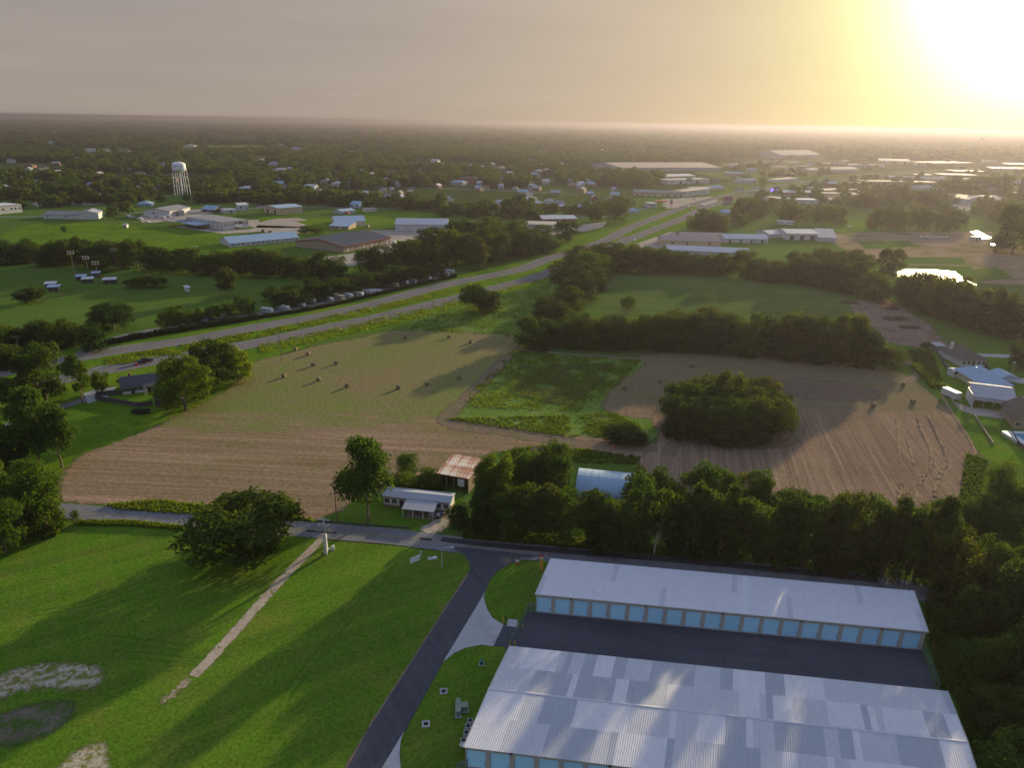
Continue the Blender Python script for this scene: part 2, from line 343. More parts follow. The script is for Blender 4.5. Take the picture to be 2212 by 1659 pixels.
bp = t.nodes.new('ShaderNodeBump'); bp.inputs['Strength'].default_value = .15; t.links.new(noise(t, None, 40), bp.inputs['Height']); t.links.new(bp.outputs[0], b.inputs['Normal'])

# big green plain under everything near (to the highway and the park beyond it)
sheet('grass', [(-900, 470), (300, 418), (760, 432), (1250, 455), (1500, 400), (1660, 385), (2250, 352), (2900, 380), (2400, 1000), (2300, 1800), (-300, 1800)], 0.0, PARK)
sheet('lawn', [(-80, 1180), (120, 1128), (400, 1138), (680, 1165), (990, 1192), (1012, 1212), (1015, 1235), (960, 1322), (750, 1680), (-140, 1760)], .030, GREEN)
sheet('entrance_lawn', [(1107, 1219), (1075, 1236), (1054, 1262), (1046, 1285), (1052, 1318), (1075, 1342), (1105, 1352), (1128, 1356), (1143, 1322), (1160, 1322), (1192, 1212)], .030, GREEN)
sheet('office_lawn', [(958, 1432), (980, 1412), (1010, 1400), (1045, 1394), (1100, 1398), (1012, 1680), (868, 1680), (866, 1620), (868, 1590), (876, 1583)], .030, GREEN)
sheet('verge', [(-100, 800), (0, 785), (250, 742), (560, 690), (960, 600), (1180, 548), (1290, 505), (1500, 430), (1600, 405), (1660, 395), (1700, 394), (1640, 425), (1540, 465), (1450, 500), (1300, 560), (1190, 610), (1080, 645), (850, 705), (700, 735), (540, 790), (360, 835), (200, 870), (-100, 930)], .015, LAWN2)
sheet('house_lawn', [(-60, 850), (210, 808), (560, 750), (560, 800), (470, 870), (330, 935), (200, 985), (160, 1020), (120, 1090), (-60, 1100)], .020, LAWN2)
sheet('mid_meadow', [(900, 690), (1190, 615), (1180, 680), (1130, 730), (1090, 724), (880, 717)], .020, MEADOW, .5, soft=5)
sheet('weedy_meadow', [(1105, 757), (1250, 768), (1385, 778), (1405, 785), (1340, 832), (1312, 872), (1330, 892), (1412, 893), (1440, 930), (1350, 960), (1250, 950), (1140, 940), (985, 912), (962, 905), (1010, 855), (1060, 805)], .022, MEADOW, .8, soft=6)
sheet('mown_meadow', [(1108, 745), (1180, 735), (1330, 750), (1400, 762), (1385, 774), (1250, 768), (1120, 755)], .024, DMEADOW)
sheet('enclosed_meadow', [(1300, 585), (1420, 580), (1860, 630), (1900, 655), (1840, 690), (1300, 680)], .020, DMEADOW)
fa = [(1105, 728), (1010, 722), (960, 720), (900, 716), (840, 719), (800, 730), (700, 748), (620, 768), (545, 790), (540, 815), (500, 850), (420, 890), (330, 935), (260, 962), (200, 985), (168, 1010), (150, 1055), (132, 1068)]
sheet('hay_field', fa+[(240, 1078), (400, 1098), (560, 1112), (690, 1108), (760, 1082), (900, 1050), (945, 1020), (1010, 985), (1060, 968), (1180, 962), (1290, 968), (1400, 985), (1400, 962), (1350, 960), (1250, 950), (1130, 938), (1060, 916), (985, 912), (960, 905), (1010, 850), (1060, 805), (1104, 757)], .028, HAYA, .5, soft=7)
sheet('raked_field', [(1385, 771), (1450, 764), (1550, 766), (1700, 775), (1850, 790), (1940, 806), (1970, 828), (2010, 860), (2050, 900), (2085, 960), (2106, 1000), (2098, 1050), (2085, 1130), (1950, 1160), (1700, 1150), (1480, 1130), (1420, 1070), (1395, 1010), (1400, 985), (1430, 960), (1440, 930), (1412, 900), (1330, 893), (1312, 872), (1340, 832), (1390, 800), (1407, 785)], .032, HAYM, .5, soft=5)
strip('field_track', [(1100, 768), (1050, 820), (1005, 862), (968, 895), (962, 910), (1000, 925), (1080, 932), (1160, 948), (1300, 962), (1420, 968)], 4.0, .042, TRACK, jit=.4, soft=True)
strip('field_track', [(1440, 985), (1470, 955), (1560, 958), (1650, 965), (1712, 950), (1728, 915)], 3.0, .044, TRACK, jit=.4, soft=True)
sheet('bare_hollow', [(1660, 832), (1740, 822), (1840, 832), (1900, 848), (1860, 862), (1760, 860), (1690, 850)], .040, ground_mat('dark_soil', (.125, .092, .066), (.15, .112, .08), (.16, .125, .085), .05, .15, 1, soft=.35), 1.0, 1.5, soft=5)
sheet('cleared_dirt', [(1838, 655), (1900, 640), (1950, 668), (2000, 700), (2040, 745), (2010, 752), (1960, 745), (1900, 735), (1870, 715)], .030, DIRT, 1.5, soft=4)
sheet('construction_dirt', [(1780, 505), (1900, 500), (2140, 500), (2280, 560), (2300, 620), (2120, 612), (2100, 575), (1935, 572), (1840, 548), (1800, 525)], .030, ground_mat('graded_earth', (.21, .155, .105), (.26, .19, .13), (.13, .125, .045), .015, .03, .6, cpos=(.5, .62)), 1.0, 4)
for i, q in enumerate(([(1945, 555), (2080, 556), (2085, 572), (1950, 570)], [(2085, 585), (2150, 575), (2190, 600), (2120, 608)], [(1850, 522), (1960, 520), (1990, 532), (1870, 538)])):
    sheet('grass_plot', q, .05+i*.01, PARK, .5, 5)
sheet('crop_field', [(2120, 612), (2300, 625), (2350, 690), (2180, 668)], .036, ground_mat('crop_rows', (.05, .085, .02), (.065, .1, .025), (.08, .11, .03), .03, .1, .7, streak=[(R(-10), .01, .35, .7, (.085, .125, .04))]))
POND = sheet('pond', [(1932, 588), (1955, 580), (2020, 582), (2062, 586), (2085, 604), (2110, 615), (1990, 618), (1945, 604)], .045, WATER)
sheet('pond', [(2096, 500), (2112, 498), (2142, 514), (2120, 516)], .05, WATER); sheet('pond', [(2138, 526), (2158, 524), (2165, 530), (2148, 532)], .05, WATER)
# track through the clearing, house lots on the right
strip('farm_track', [(1940, 778), (1965, 785), (1985, 800), (1975, 815), (1960, 822)], 3.0, .04, DIRT, jit=.2, soft=True)
strip('farm_track', [(1100, 745), (1125, 755), (1200, 762), (1290, 770), (1385, 775)], 2.2, .036, TRACK, jit=.25, soft=True)
sheet('lot_lawn', [(2000, 750), (2060, 748), (2300, 770), (2400, 1000), (2180, 1010), (2120, 990), (2090, 940), (2050, 880), (2000, 830), (1975, 775)], .024, GREEN)
strip('driveway', [(2110, 765), (2140, 768), (2300, 772)], 4.5, .04, CONC); strip('driveway', [(2165, 818), (2200, 822), (2320, 838)], 7.0, .042, CONC)
sheet('driveway', [(2062, 868), (2095, 880), (2195, 890), (2260, 880), (2260, 930), (2200, 925), (2170, 905), (2105, 897), (2075, 886)], .044, YARDG)
# industrial yards beyond the highway
for q in ([(378, 490), (480, 505), (560, 500), (640, 508), (660, 490), (560, 486), (540, 495), (480, 498), (382, 486)], [(296, 470), (330, 455), (420, 452), (470, 457), (430, 468), (380, 476), (310, 482)], [(690, 512), (780, 498), (850, 496), (980, 502), (940, 522), (850, 520), (770, 530)], [(640, 560), (760, 548), (850, 520), (870, 535), (760, 575)], [(480, 478), (640, 470), (700, 480), (640, 492), (560, 492)], [(1130, 485), (1220, 490), (1310, 478), (1300, 495), (1200, 508), (1130, 500)], [(1430, 430), (1540, 424), (1560, 440), (1440, 450)], [(1370, 528), (1450, 500), (1480, 505), (1440, 530), (1400, 545)], [(1670, 420), (1900, 408), (1960, 405), (1900, 420), (1760, 430)], [(2040, 440), (2150, 438), (2180, 450), (2060, 456)], [(60, 432), (220, 428), (240, 440), (80, 446)]):
    sheet('gravel_yard', q, .032, YARDG, .6, 4)
strip('street', [(-60, 470), (200, 464), (420, 452), (700, 448), (900, 452), (1150, 462), (1300, 470)], 7, .045, LANE)
strip('street', [(1300, 470), (1400, 448)], 7, .045, LANE)
for q in ([(0, 418), (180, 412), (420, 404), (700, 402), (1000, 408), (1250, 420)], [(560, 450), (600, 415), (640, 385), (680, 360)], [(860, 452), (880, 420), (905, 385), (930, 355)], [(250, 455), (270, 425), (300, 390), (330, 360)], [(1130, 462), (1140, 430), (1155, 400), (1165, 375)], [(0, 385), (300, 378), (700, 374), (1100, 378)]): strip('street', q, 8, .05, LANE)
for q in ([(0, 512), (60, 485), (200, 478), (300, 490), (380, 492), (480, 506), (640, 512), (480, 545), (200, 535), (40, 530)], [(640, 478), (820, 455), (980, 460), (970, 478), (860, 482), (700, 500)], [(560, 470), (640, 462), (560, 480)], [(1240, 505), (1330, 485), (1300, 500), (1200, 540)], [(1780, 480), (1870, 478), (1880, 500), (1790, 500)]):
    sheet('mown_lot', q, .034, LAWN2, .8, 4)
FARF = ground_mat('far_field', (.085, .125, .028), (.105, .145, .03), (.12, .14, .05), .004, .01, .2)
for q in ([(380, 318), (430, 312), (620, 314), (640, 322), (500, 325)], [(100, 322), (280, 318), (290, 326), (110, 328)], [(700, 300), (760, 298), (760, 302), (700, 304)], [(1560, 352), (1700, 345), (1760, 352), (1640, 365), (1560, 368)], [(1500, 372), (1640, 352), (1850, 365), (1700, 384), (1620, 398)], [(1880, 392), (2010, 398), (1990, 410), (1870, 405)], [(1760, 385), (1840, 378), (1900, 384), (1800, 396)], [(1100, 380), (1160, 378), (1150, 384)]):
    sheet('far_field', q, .06, FARF, 2, 15)
# highway carriageways, median, crossover
HUP = [(-160, 840), (0, 805), (50, 796), (177, 771), (253, 757), (404, 735.5), (559, 706), (685, 684), (811, 655), (963, 615), (1118, 583), (1178, 561), (1254, 538), (1304, 520), (1370, 488), (1446, 458.6), (1496, 441), (1547, 427), (1598, 415), (1648, 405), (1720, 395), (1798, 385), (1900, 374), (2003, 369), (2250, 357)]
HLO = [(-160, 886), (0, 846), (100, 826), (215, 801), (354, 776), (559, 740), (685, 713), (811, 687), (938, 656), (1077, 621), (1165, 596), (1270, 556), (1357, 518), (1420, 492.7), (1471, 472.5), (1522, 449), (1572, 432), (1623, 418.5), (1676, 406.5), (1746, 397.5), (1823, 388), (1900, 379), (2010, 372.5), (2250, 361)]
hu = strip('highway', HUP, 11.5, .060, HIWAY); hl = strip('highway', HLO, 11.5, .062, HIWAY)
for hw, src in ((hu, HUP), (hl, HLO)):
    for off, m in ((-4.3, WHITE), (4.3, WHITE)): strip('edge_line', src, .22, .075, m, off, parent=hw)
    c = resample(smooth([G(*p).to_2d() for p in src]), 12, False); mb = MB()
    for i in range(0, min(len(c)-1, 120)):
        d = (c[i+1]-c[i]).normalized(); n = Vector((-d.y, d.x))*.09; a = c[i]; e = a+d*3.5
        mb.quad((a.x-n.x, a.y-n.y, .078), (e.x-n.x, e.y-n.y, .078), (e.x+n.x, e.y+n.y, .078), (a.x+n.x, a.y+n.y, .078))
    mb.build('lane_dash', WHITE, hw)
strip('crossover', [(1330, 512), (1362, 515)], 14, .058, HIWAY); strip('crossover', [(1500, 440), (1522, 448)], 12, .058, HIWAY)
strip('park_road', [(160, 774), (200, 753), (253, 731), (354, 710), (455, 696), (556, 679), (640, 664), (760, 640), (860, 615), (950, 598)], 6.5, .05, LANE)
# local lane
LN = [(60, 1098), (139, 1104), (262, 1114), (388, 1124), (520, 1134), (642, 1143), (770, 1153), (860, 1161), (993, 1178), (1118, 1191), (1186, 1196), (1400, 1214), (1610, 1233), (1800, 1252), (1945, 1270), (2015, 1288)]
ln = strip('lane', LN, 6.2, .070, LANE)
strip('centre_line', LN[:11], .12, .082, YELL, .12, parent=ln); strip('centre_line', LN[:11], .12, .082, YELL, -.12, parent=ln)
strip('asphalt_patch', [(665, 1141), (730, 1146)], .8, .084, PATCH, -1.2, parent=ln); strip('asphalt_patch', [(645, 1136), (760, 1146), (880, 1155)], .7, .085, PATCH, 2.6, parent=ln)
strip('asphalt_patch', [(905, 1166), (932, 1169)], 1.0, .084, PATCH, 0.3, parent=ln); strip('asphalt_patch', [(950, 1172), (1052, 1184), (1190, 1196), (1400, 1213), (1610, 1232), (1900, 1262)], 1.9, .086, PATCH, 1.2, parent=ln)
strip('ditch_grass', [(690, 1162), (780, 1166), (900, 1178), (985, 1190)], 2.6, .05, ground_mat('ditch_grass', (.045, .05, .02), (.06, .06, .025), (.06, .08, .02), .1, .3, 1.5), jit=.2)
# storage entrance drive, aprons, yard
sheet('drive', [(975, 1180), (984, 1190), (1003, 1200), (1013, 1213), (1015, 1232), (1007, 1250), (960, 1320), (893, 1426), (806, 1561), (738, 1680), (814, 1680), (826, 1659), (873, 1583), (957, 1432), (1049, 1278), (1058, 1254), (1075, 1234), (1100, 1219), (1128, 1206), (1170, 1202)], .074, ASPH)
strip('drive_edge', [(1012, 1240), (960, 1320), (893, 1426), (806, 1561), (738, 1680)], .5, .066, DIRT, jit=.06, soft=True)
sheet('apron', [(1049, 1278), (1045, 1290), (1051, 1315), (1064, 1336), (1082, 1347), (1088, 1350), (1066, 1397), (1040, 1394), (1005, 1401), (980, 1412), (963, 1427), (958, 1430)], .080, CONC)
sheet('apron', [(873, 1581), (866, 1600), (863, 1630), (868, 1690), (810, 1690), (826, 1659)], .080, CONC)
sheet('yard', [(1088, 1350), (1120, 1356), (1142, 1322), (1200, 1326), (1990, 1406), (2026, 1500), (2000, 1560), (1120, 1500), (1090, 1398), (1066, 1397)], .072, ASPH2)
strip('gravel_path', [(700, 1155), (690, 1170), (600, 1262), (520, 1352), (460, 1418), (418, 1462)], 1.7, .052, SAND, jit=.03, soft=True)
strip('gravel_path', [(412, 1468), (385, 1492), (345, 1520)], 1.3, .053, ground_mat('thin_gravel', (.26, .21, .15), (.31, .26, .19), (.10, .13, .03), .2, .6, 2.5, cpos=(.44, .56), soft=.9), jit=.3, soft=True)
TYREM = ground_mat('flattened_grass', (.052, .120, .012), (.065, .135, .012), (.10, .13, .03), .1, .4, 2, soft=.5)
for q in ([(215, 1378), (300, 1388), (400, 1400)], [(235, 1412), (330, 1420), (430, 1428)], [(60, 1330), (200, 1300), (330, 1250), (420, 1190)], [(620, 1500), (700, 1400), (790, 1290), (850, 1215)]):
    for d_ in (-.75, .75): strip('tyre_track', q, .38, .046, TYREM, d_, jit=.05, soft=True)
PALE = ground_mat('pale_gravel', (.330, .290, .220), (.390, .340, .265), (.14, .15, .04), .3, .7, 2.5, cpos=(.44, .56), finevar=.4, soft=.7)
sheet('bare_patch', [(-40, 1500), (30, 1460), (90, 1452), (150, 1450), (185, 1458), (200, 1472), (170, 1474), (100, 1468), (50, 1476), (0, 1496), (-40, 1510)], .045, PALE, .25, .6, soft=4.5)
sheet('bare_patch', [(145, 1668), (175, 1640), (205, 1625), (200, 1648), (215, 1660), (190, 1680)], .045, PALE, .25, .6, soft=4)
sheet('scorched_patch', [(-10, 1566), (60, 1545), (130, 1536), (128, 1550), (100, 1570), (30, 1590), (-20, 1590)], .045, ground_mat('burnt_grass', (.11, .095, .07), (.15, .13, .10), (.055, .10, .02), .2, .45, 2, cpos=(.42, .6), soft=.45), .25, .8, soft=5)
strip('driveway', [(918, 1151), (938, 1140), (962, 1122), (985, 1100)], 3.6, .06, SAND, jit=.15, soft=True)
sheet('mobile_home_lawn', [(700, 1148), (760, 1085), (850, 1060), (1000, 1060), (990, 1100), (940, 1135), (890, 1158)], .038, GREEN, .4)
strip('driveway', [(10, 920), (60, 905), (130, 880), (190, 862), (240, 848)], 4.0, .045, LANE); sheet('driveway', [(180, 850), (215, 838), (252, 836), (230, 860), (190, 872)], .048, CONC)
# ------------------------------------------------------------------ trees
LEAF = [leaf_mat('leaves_dark', (.034, .064, .018), (.062, .102, .023), .5), leaf_mat('leaves_mid', (.044, .088, .017), (.080, .134, .024)),
        leaf_mat('leaves_light', (.072, .128, .018), (.115, .172, .026)), leaf_mat('leaves_olive', (.044, .068, .020), (.076, .100, .027), .5)]
BARK = flat('bark', (.16, .125, .095), .95, var=.4, scale=3)
def crown_mesh(seed, n, leaf, cb=.15, nl=24, shape='oak', lob=(.13, .22), mat=0, asp=1.0, gap=0.0):
    """leaf-sized faces spread over many uneven clumps filling a crown of unit width and height"""
    r = np.random.default_rng(seed); cz = (cb+1)/2; rz = (1-cb)/2; L = []
    for i in range(nl):
        d = r.normal(size=3); d /= np.linalg.norm(d); q = r.uniform(.45, .80)
        if shape == 'oak': d[2] = abs(d[2])*1.25-.5
        if shape == 'flat': d[2] = abs(d[2])*.8-.1; q = r.uniform(.5, .85)
        lr = r.uniform(*lob)
        c = np.array([d[0]*q*(.5-lr*.4)/.5*.5, d[1]*q*(.5-lr*.4)/.5*.5, cz+d[2]*q*rz])
        if shape == 'tall':
            zf = r.uniform(.05, .95); rad = .46*math.sin(math.pi*(zf*.8+.14))**.8; a = r.uniform(0, 6.28); q = r.uniform(.35, .95)*max(0, rad-lr*.7)
            c = np.array([q*math.cos(a), q*math.sin(a), cb+zf*(1-cb)*.93])
        if shape == 'shrub':
            a = r.uniform(0, 6.28); q = .34*math.sqrt(r.uniform(0, 1)); c = np.array([q*math.cos(a), q*math.sin(a), r.uniform(.1, .82)*(1-1.3*q*q)])
        if shape in ('row', 'oak'):
            zf = r.uniform(.08+cb, .88); rad = .5*math.sqrt(max(.05, 1-((zf-.42)/.66)**2)); a = r.uniform(0, 6.28); q = r.uniform(.55, 1.0)*max(.05, rad-lr*.75)
            c = np.array([q*math.cos(a), q*math.sin(a), zf])
        L.append((c, lr, r.uniform(.75, 1.25)))
    L.append((np.array([0, 0, cz]), .24, .5)); 
    wts = np.array([l[1]**2*l[2] for l in L]); wts /= wts.sum()
    idx = r.choice(len(L), n, p=wts); C = np.array([l[0] for l in L])[idx]; LR = np.array([l[1] for l in L])[idx]
    d = r.normal(size=(n, 3)); d /= np.linalg.norm(d, axis=1)[:, None]; d[:, 2] = np.where(r.random(n) < .6, np.abs(d[:, 2]), d[:, 2])
    wob = 1+.28*np.sin(d[:, 0]*9+idx)*np.sin(d[:, 1]*8+idx*2)+.15*np.sin(d[:, 2]*14+idx)
    rad = LR*np.clip(r.normal(.95, .08, n), .3, 1.2)*wob
    P = C+d*rad[:, None]*np.array([1, 1, 1.0*asp*(1-cb)])
    P[:, 2] = np.maximum(P[:, 2], .01+.02*r.random(n))
    nr = d*.75+r.normal(size=(n, 3))*.55; nr[:, 2] += .25; nr /= np.linalg.norm(nr, axis=1)[:, None]
    a = np.cross(nr, r.normal(size=(n, 3))); a /= np.linalg.norm(a, axis=1)[:, None]; b = np.cross(nr, a)
    s = leaf*r.uniform(.55, 1.45, n)[:, None]; e = r.uniform(.6, 1.0, n)[:, None]
    V = np.stack([P-a*s*.5, P+b*s*e*.4-a*s*.05, P+a*s*.5+nr*s*.1, P-b*s*e*.4+a*s*.05], 1).reshape(-1, 3)
    me = bpy.data.meshes.new('crown'); me.vertices.add(n*4); me.vertices.foreach_set('co', V.ravel().astype(np.float32))
    me.loops.add(n*4); me.loops.foreach_set('vertex_index', np.arange(n*4, dtype=np.int32))
    me.polygons.add(n); me.polygons.foreach_set('loop_start', np.arange(0, n*4, 4, dtype=np.int32))
    me.update(calc_edges=True); me.materials.append(LEAF[mat]); return me
def trunk_mesh(seed, cb, shape):
    r = random.Random(seed); mb = MB(); th = .014 if shape == 'tall' else .022; top = cb+.35*(1-cb); z = 0; p = Vector((0, 0, -.01)); rr = th*1.35
    for k in range(4):
        q = Vector((r.uniform(-.012, .012)*(k+1), r.uniform(-.012, .012)*(k+1), top*(k+1)/4)); r2 = th*(1.1-.2*k)
        mb.tube(p, q, rr, r2, 8, False); p, rr = q, r2
    for k in range(7):
        a = r.uniform(0, 6.28); s = Vector((0, 0, r.uniform(max(.05, cb*.8), top))); e = Vector((math.cos(a)*r.uniform(.2, .36), math.sin(a)*r.uniform(.2, .36), min(.92, s.z+r.uniform(.12, .35))))
        m_ = s.lerp(e, .5)+Vector((0, 0, -.03)); mb.tube(s, m_, th*.55, th*.35, 6, False); mb.tube(m_, e, th*.35, th*.1, 6, False)
    return mb.mesh(BARK, 'trunk', True)
LODN = {'H': (15000, .034), 'M': (3600, .058), 'L': (700, .11)}
SHAPES = {'oak': dict(cb=.07, nl=56, shape='oak', lob=(.08, .145)), 'tall': dict(cb=.27, nl=30, shape='tall', lob=(.09, .17)),
          'row': dict(cb=.0, nl=52, shape='row', lob=(.085, .155)), 'flat': dict(cb=.16, nl=34, shape='oak', lob=(.10, .16)),
          'shrub': dict(cb=.0, nl=22, shape='shrub', lob=(.12, .20)), 'ball': dict(cb=.02, nl=30, shape='ball', lob=(.14, .20)),
          'sparse': dict(cb=.25, nl=20, shape='tall', lob=(.06, .12))}
_cm = {}; _tm = {}
def get_crown(kind, lod, var, mat):
    k = (kind, lod, var, mat)
    if k not in _cm:
        n, l = LODN[lod]; d = dict(SHAPES[kind])
        if kind == 'sparse': n = int(n*.45)
        if kind == 'ball': l *= .7; n = int(n*1.3)
        _cm[k] = crown_mesh(hash((kind, var)) % 9999 if False else (sum(map(ord, kind))*7+var*13), n, l, mat=mat, **d)
    return _cm[k]
def get_trunk(kind, var):
    if (kind, var) not in _tm: _tm[(kind, var)] = trunk_mesh(var*5+len(kind), SHAPES[kind]['cb'], SHAPES[kind]['shape'])
    return _tm[(kind, var)]
TREES = []
def tree(x, yb, wpx, yt, kind='oak', label=None, cat='tree', group=None, mat=None, name=None):
    p = G(x, yb); h = max(1.5, hgt(x, yb, yt)); wd = wpx*mpp(x, yb)
    lod = 'H' if wpx > 78 else ('M' if wpx > 34 else 'L'); var = random.randrange(4 if lod == 'H' else 3)
    if mat is None: mat = random.choices((0, 1, 3), (5, 3, 2))[0]
    nm = name or {'shrub': 'bush', 'ball': 'bush'}.get(kind, 'broadleaf_tree')
    if kind in ('shrub', 'ball') and cat == 'tree': cat = 'bush'
    o = empty(nm, (p.x, p.y, 0), random.uniform(0, 6.28), label, cat, group)
    link('crown', get_crown(kind, lod, var, mat), o, scale=(wd, wd, h))
    link('trunk', get_trunk(kind, var), o, scale=((wd+h)*.5,)*2+(h,))
    TREES.append((o, x, yb, label)); return o
def row(pts, n, wpx, where, kind='row', jx=8, jy=4, group=None, mat=None, noun='tree', wj=.25, hv=(.72, 1.12)):
    """n trees along a picture polyline of (x, ground line, top line); numbered from the left"""
    xs = [p[0] for p in pts]; L = []
    for i in range(n):
        x = xs[0]+(xs[-1]-xs[0])*(i+.5)/n+random.uniform(-jx, jx)
        yb = float(np.interp(x, xs, [p[1] for p in pts]))+random.uniform(-jy, jy); yt = float(np.interp(x, xs, [p[2] for p in pts]))
        h = yb-yt; yt = yb-h*random.uniform(*hv); L.append((x, yb, wpx*random.uniform(1-wj, 1+wj), yt))
    L.sort()
    for i, q in enumerate(L):
        tree(*q, kind=kind if isinstance(kind, str) else random.choice(kind), label=f'{ordw(i)} {noun} from the left {where}', group=group or where, mat=mat)
# single trees
for a in ((525, 1203, 262, 1078, 'oak', 'huge dark spreading oak on the lawn between lane and gravel path', 0),
          (795, 1128, 150, 948, 'tall', 'tall pale-trunked pecan tree at the left end of the mobile home', 2),
          (88, 1006, 125, 838, 'tall', 'tall bare-trunked pine at the left edge below the ranch house drive', 1),
          (134, 1010, 104, 872, 'tall', 'leafy tree with a short trunk at the field corner, right of the tall bare-trunked pine', 1),
          (100, 868, 112, 738, 'oak', 'dense dark tree beside the highway left of the ranch house drive', 0),
          (180, 872, 84, 757, 'sparse', 'thin half-bare tree with a forked trunk beside the ranch house drive', 2),
          (222, 846, 44, 800, 'oak', 'small round tree at the left gable of the ranch house', 1),
          (25, 892, 66, 812, 'tall', 'tree at the left picture edge above the ranch house drive', 1),
          (20, 1022, 84, 915, 'oak', 'dark tree at the left picture edge below the ranch house drive', 0),
          (60, 1142, 150, 992, 'oak', 'large bright-topped tree at the left picture edge beside the lane', 2),
          (12, 1195, 110, 1070, 'oak', 'feathery green tree in the left foreground corner of the lawn', 2),
          (105, 1150, 76, 1062, 'oak', 'lower tree at the lane end right of the large bright-topped tree', 1),
          (-25, 1095, 100, 985, 'oak', 'tree cut by the left picture edge behind the large bright-topped tree', 1),
          (402, 884, 132, 768, 'oak', 'big round tree hiding the right end of the ranch house', 1),
          (462, 835, 112, 737, 'oak', 'tall tree between the ranch house and the near carriageway', 0),
          (515, 824, 66, 748, 'oak', 'lighter willow-like tree at the upper left corner of the hay field', 2),
          (490, 642, 66, 578, 'tall', 'tall tree at the right end of the ball park lawn', 3),
          (520, 592, 62, 537, 'oak', 'tree standing proud of the dark tree line behind the ball park', 3),
          (245, 712, 104, 655, 'oak', 'wide spreading oak beside the highway park road', 0),
          (1030, 583, 72, 515, 'tall', 'lone light green tree on the grass between highway and woods', 3),
          (1225, 522, 62, 475, 'oak', 'dark tree in front of the white-roofed shop beside the highway', 0),
          (1330, 482, 58, 432, 'oak', 'dark tree beside the gas station drive', 0), (1288, 478, 48, 442, 'oak', 'round tree left of the gas station beside the highway', 0),
          (1912, 656, 84, 608, 'sparse', 'pale green airy tree standing alone in the cleared dirt', 2),
          (2200, 798, 64, 728, 'oak', 'dark tree at the right picture edge above the houses', 0),
          (1920, 602, 60, 532, 'oak', 'tall dark tree at the pond corner of the enclosed meadow', 3),
          (660, 505, 40, 488, 'flat', 'small lawn tree left of the pair by the blue-roofed office', 0), (688, 507, 34, 490, 'flat', 'small lawn tree right of the pair by the blue-roofed office', 0),
          (246, 472, 30, 443, 'oak', 'round tree right of the two low white sheds', 0), (140, 503, 13, 487, 'oak', 'tiny lone tree in the mown lot left of the industrial yard', 0),
          (1648, 410, 14, 384, 'oak', 'lollipop tree on the highway verge beyond the billboards', 3),
          (1608, 472, 62, 424, 'oak', 'big dark tree right of the double billboard', 3), (1634, 468, 48, 430, 'oak', 'tree right of the big dark tree by the double billboard', 3),
          (2186, 548, 96, 438, 'row', 'big dark tree mass at the right picture edge beyond the construction dirt', 3), (2160, 478, 60, 432, 'row', 'tree at the right edge behind the workshop yard', 3),
          (1735, 420, 16, 398, 'oak', 'small tree among shops right of the blue sign', 3)):
    tree(*a[:5], label=a[5], mat=a[6])
tree(2140, 1128, 88, 990, 'ball', 'vine-covered bushy tree at the lower right corner of the raked field', mat=1, cat='tree', name='broadleaf_tree')
tree(2205, 1120, 60, 985, 'sparse', 'leaning tree at the right picture edge beside the back lawn', mat=2)
# bushes
for a in ((880, 1036, 64, 977, 'ball', 'clipped round bush with a lit rim left of the rusty barn', 2), (166, 1134, 24, 1100, 'ball', 'small conical bush beside the lane at the left', 1),
          (1347, 955, 112, 914, 'shrub', 'dark low thicket left of the big grove', 0), (1036, 672, 112, 615, 'shrub', 'dense dark bush clump beside the near carriageway', 0),
          (215, 590, 66, 552, 'ball', 'round dark bush before the tree line at the ball park lights', 0), (1356, 672, 48, 638, 'ball', 'lone leafy bush at the lower left of the enclosed meadow', 1),
          (870, 1058, 90, 1018, 'shrub', 'low green weed bush below the clipped round bush', 2), (925, 1052, 60, 1010, 'shrub', 'green thicket at the left wall of the rusty barn', 1),
          (258, 830, 20, 818, 'ball', 'reddish bush behind the ranch house', 3), (2000, 750, 30, 738, 'shrub', 'small bush on the dirt above the house lots', 0),
          (990, 1136, 60, 1085, 'shrub', 'bush at the mouth of the gravel driveway right of the mobile home', 0)):
    tree(*a[:5], label=a[5], mat=a[6])
# rows and groves
row([(1048, 1122, 985), (1085, 1118, 985)], 2, 108, 'by the rusty barn', 'oak', 4, 3, mat=1)
row([(1120, 1072, 968), (1205, 1070, 968)], 3, 92, 'between the rusty barn and the arched barn', 'oak', 4, 5, mat=1)
row([(1030, 1152, 1050), (1100, 1160, 1040), (1186, 1172, 1055), (1300, 1186, 1068), (1350, 1190, 1050), (1400, 1194, 1010), (1450, 1198, 1035), (1560, 1208, 1020), (1640, 1216, 1062), (1750, 1228, 1072), (1850, 1238, 1068), (1950, 1250, 1068), (2050, 1265, 1066)],
    24, 100, 'in the tree belt along the lane', ('row', 'row', 'oak', 'tall', 'sparse'), 14, 4, hv=(.76, 1.10))
row([(1370, 1120, 1010), (1450, 1130, 1040), (1530, 1140, 1000), (1620, 1140, 1010), (1700, 1165, 1070), (1780, 1170, 1072), (1900, 1180, 1085), (2040, 1195, 1078)], 14, 104, 'in the tree belt, raked field side', ('row', 'oak', 'tall'), 16, 6, hv=(.8, 1.12))
row([(2085, 1180, 1078), (2160, 1165, 1070), (2230, 1150, 1040)], 4, 120, 'at the upper right end of the tree belt', 'row', 14, 12, mat=1)
row([(2050, 1300, 1120), (2150, 1310, 1130), (2230, 1290, 1110)], 4, 135, 'in the dark woods right of the upper storage building', 'row', 12, 10)
row([(2070, 1390, 1240), (2150, 1395, 1220), (2240, 1380, 1200)], 4, 125, 'in the woods beside the storage yard fence', ('row', 'shrub'), 12, 14)
row([(2090, 1480, 1360), (2160, 1490, 1330), (2260, 1480, 1300)], 4, 120, 'in the woods at the yard corner', ('shrub', 'row'), 12, 14, mat=1)
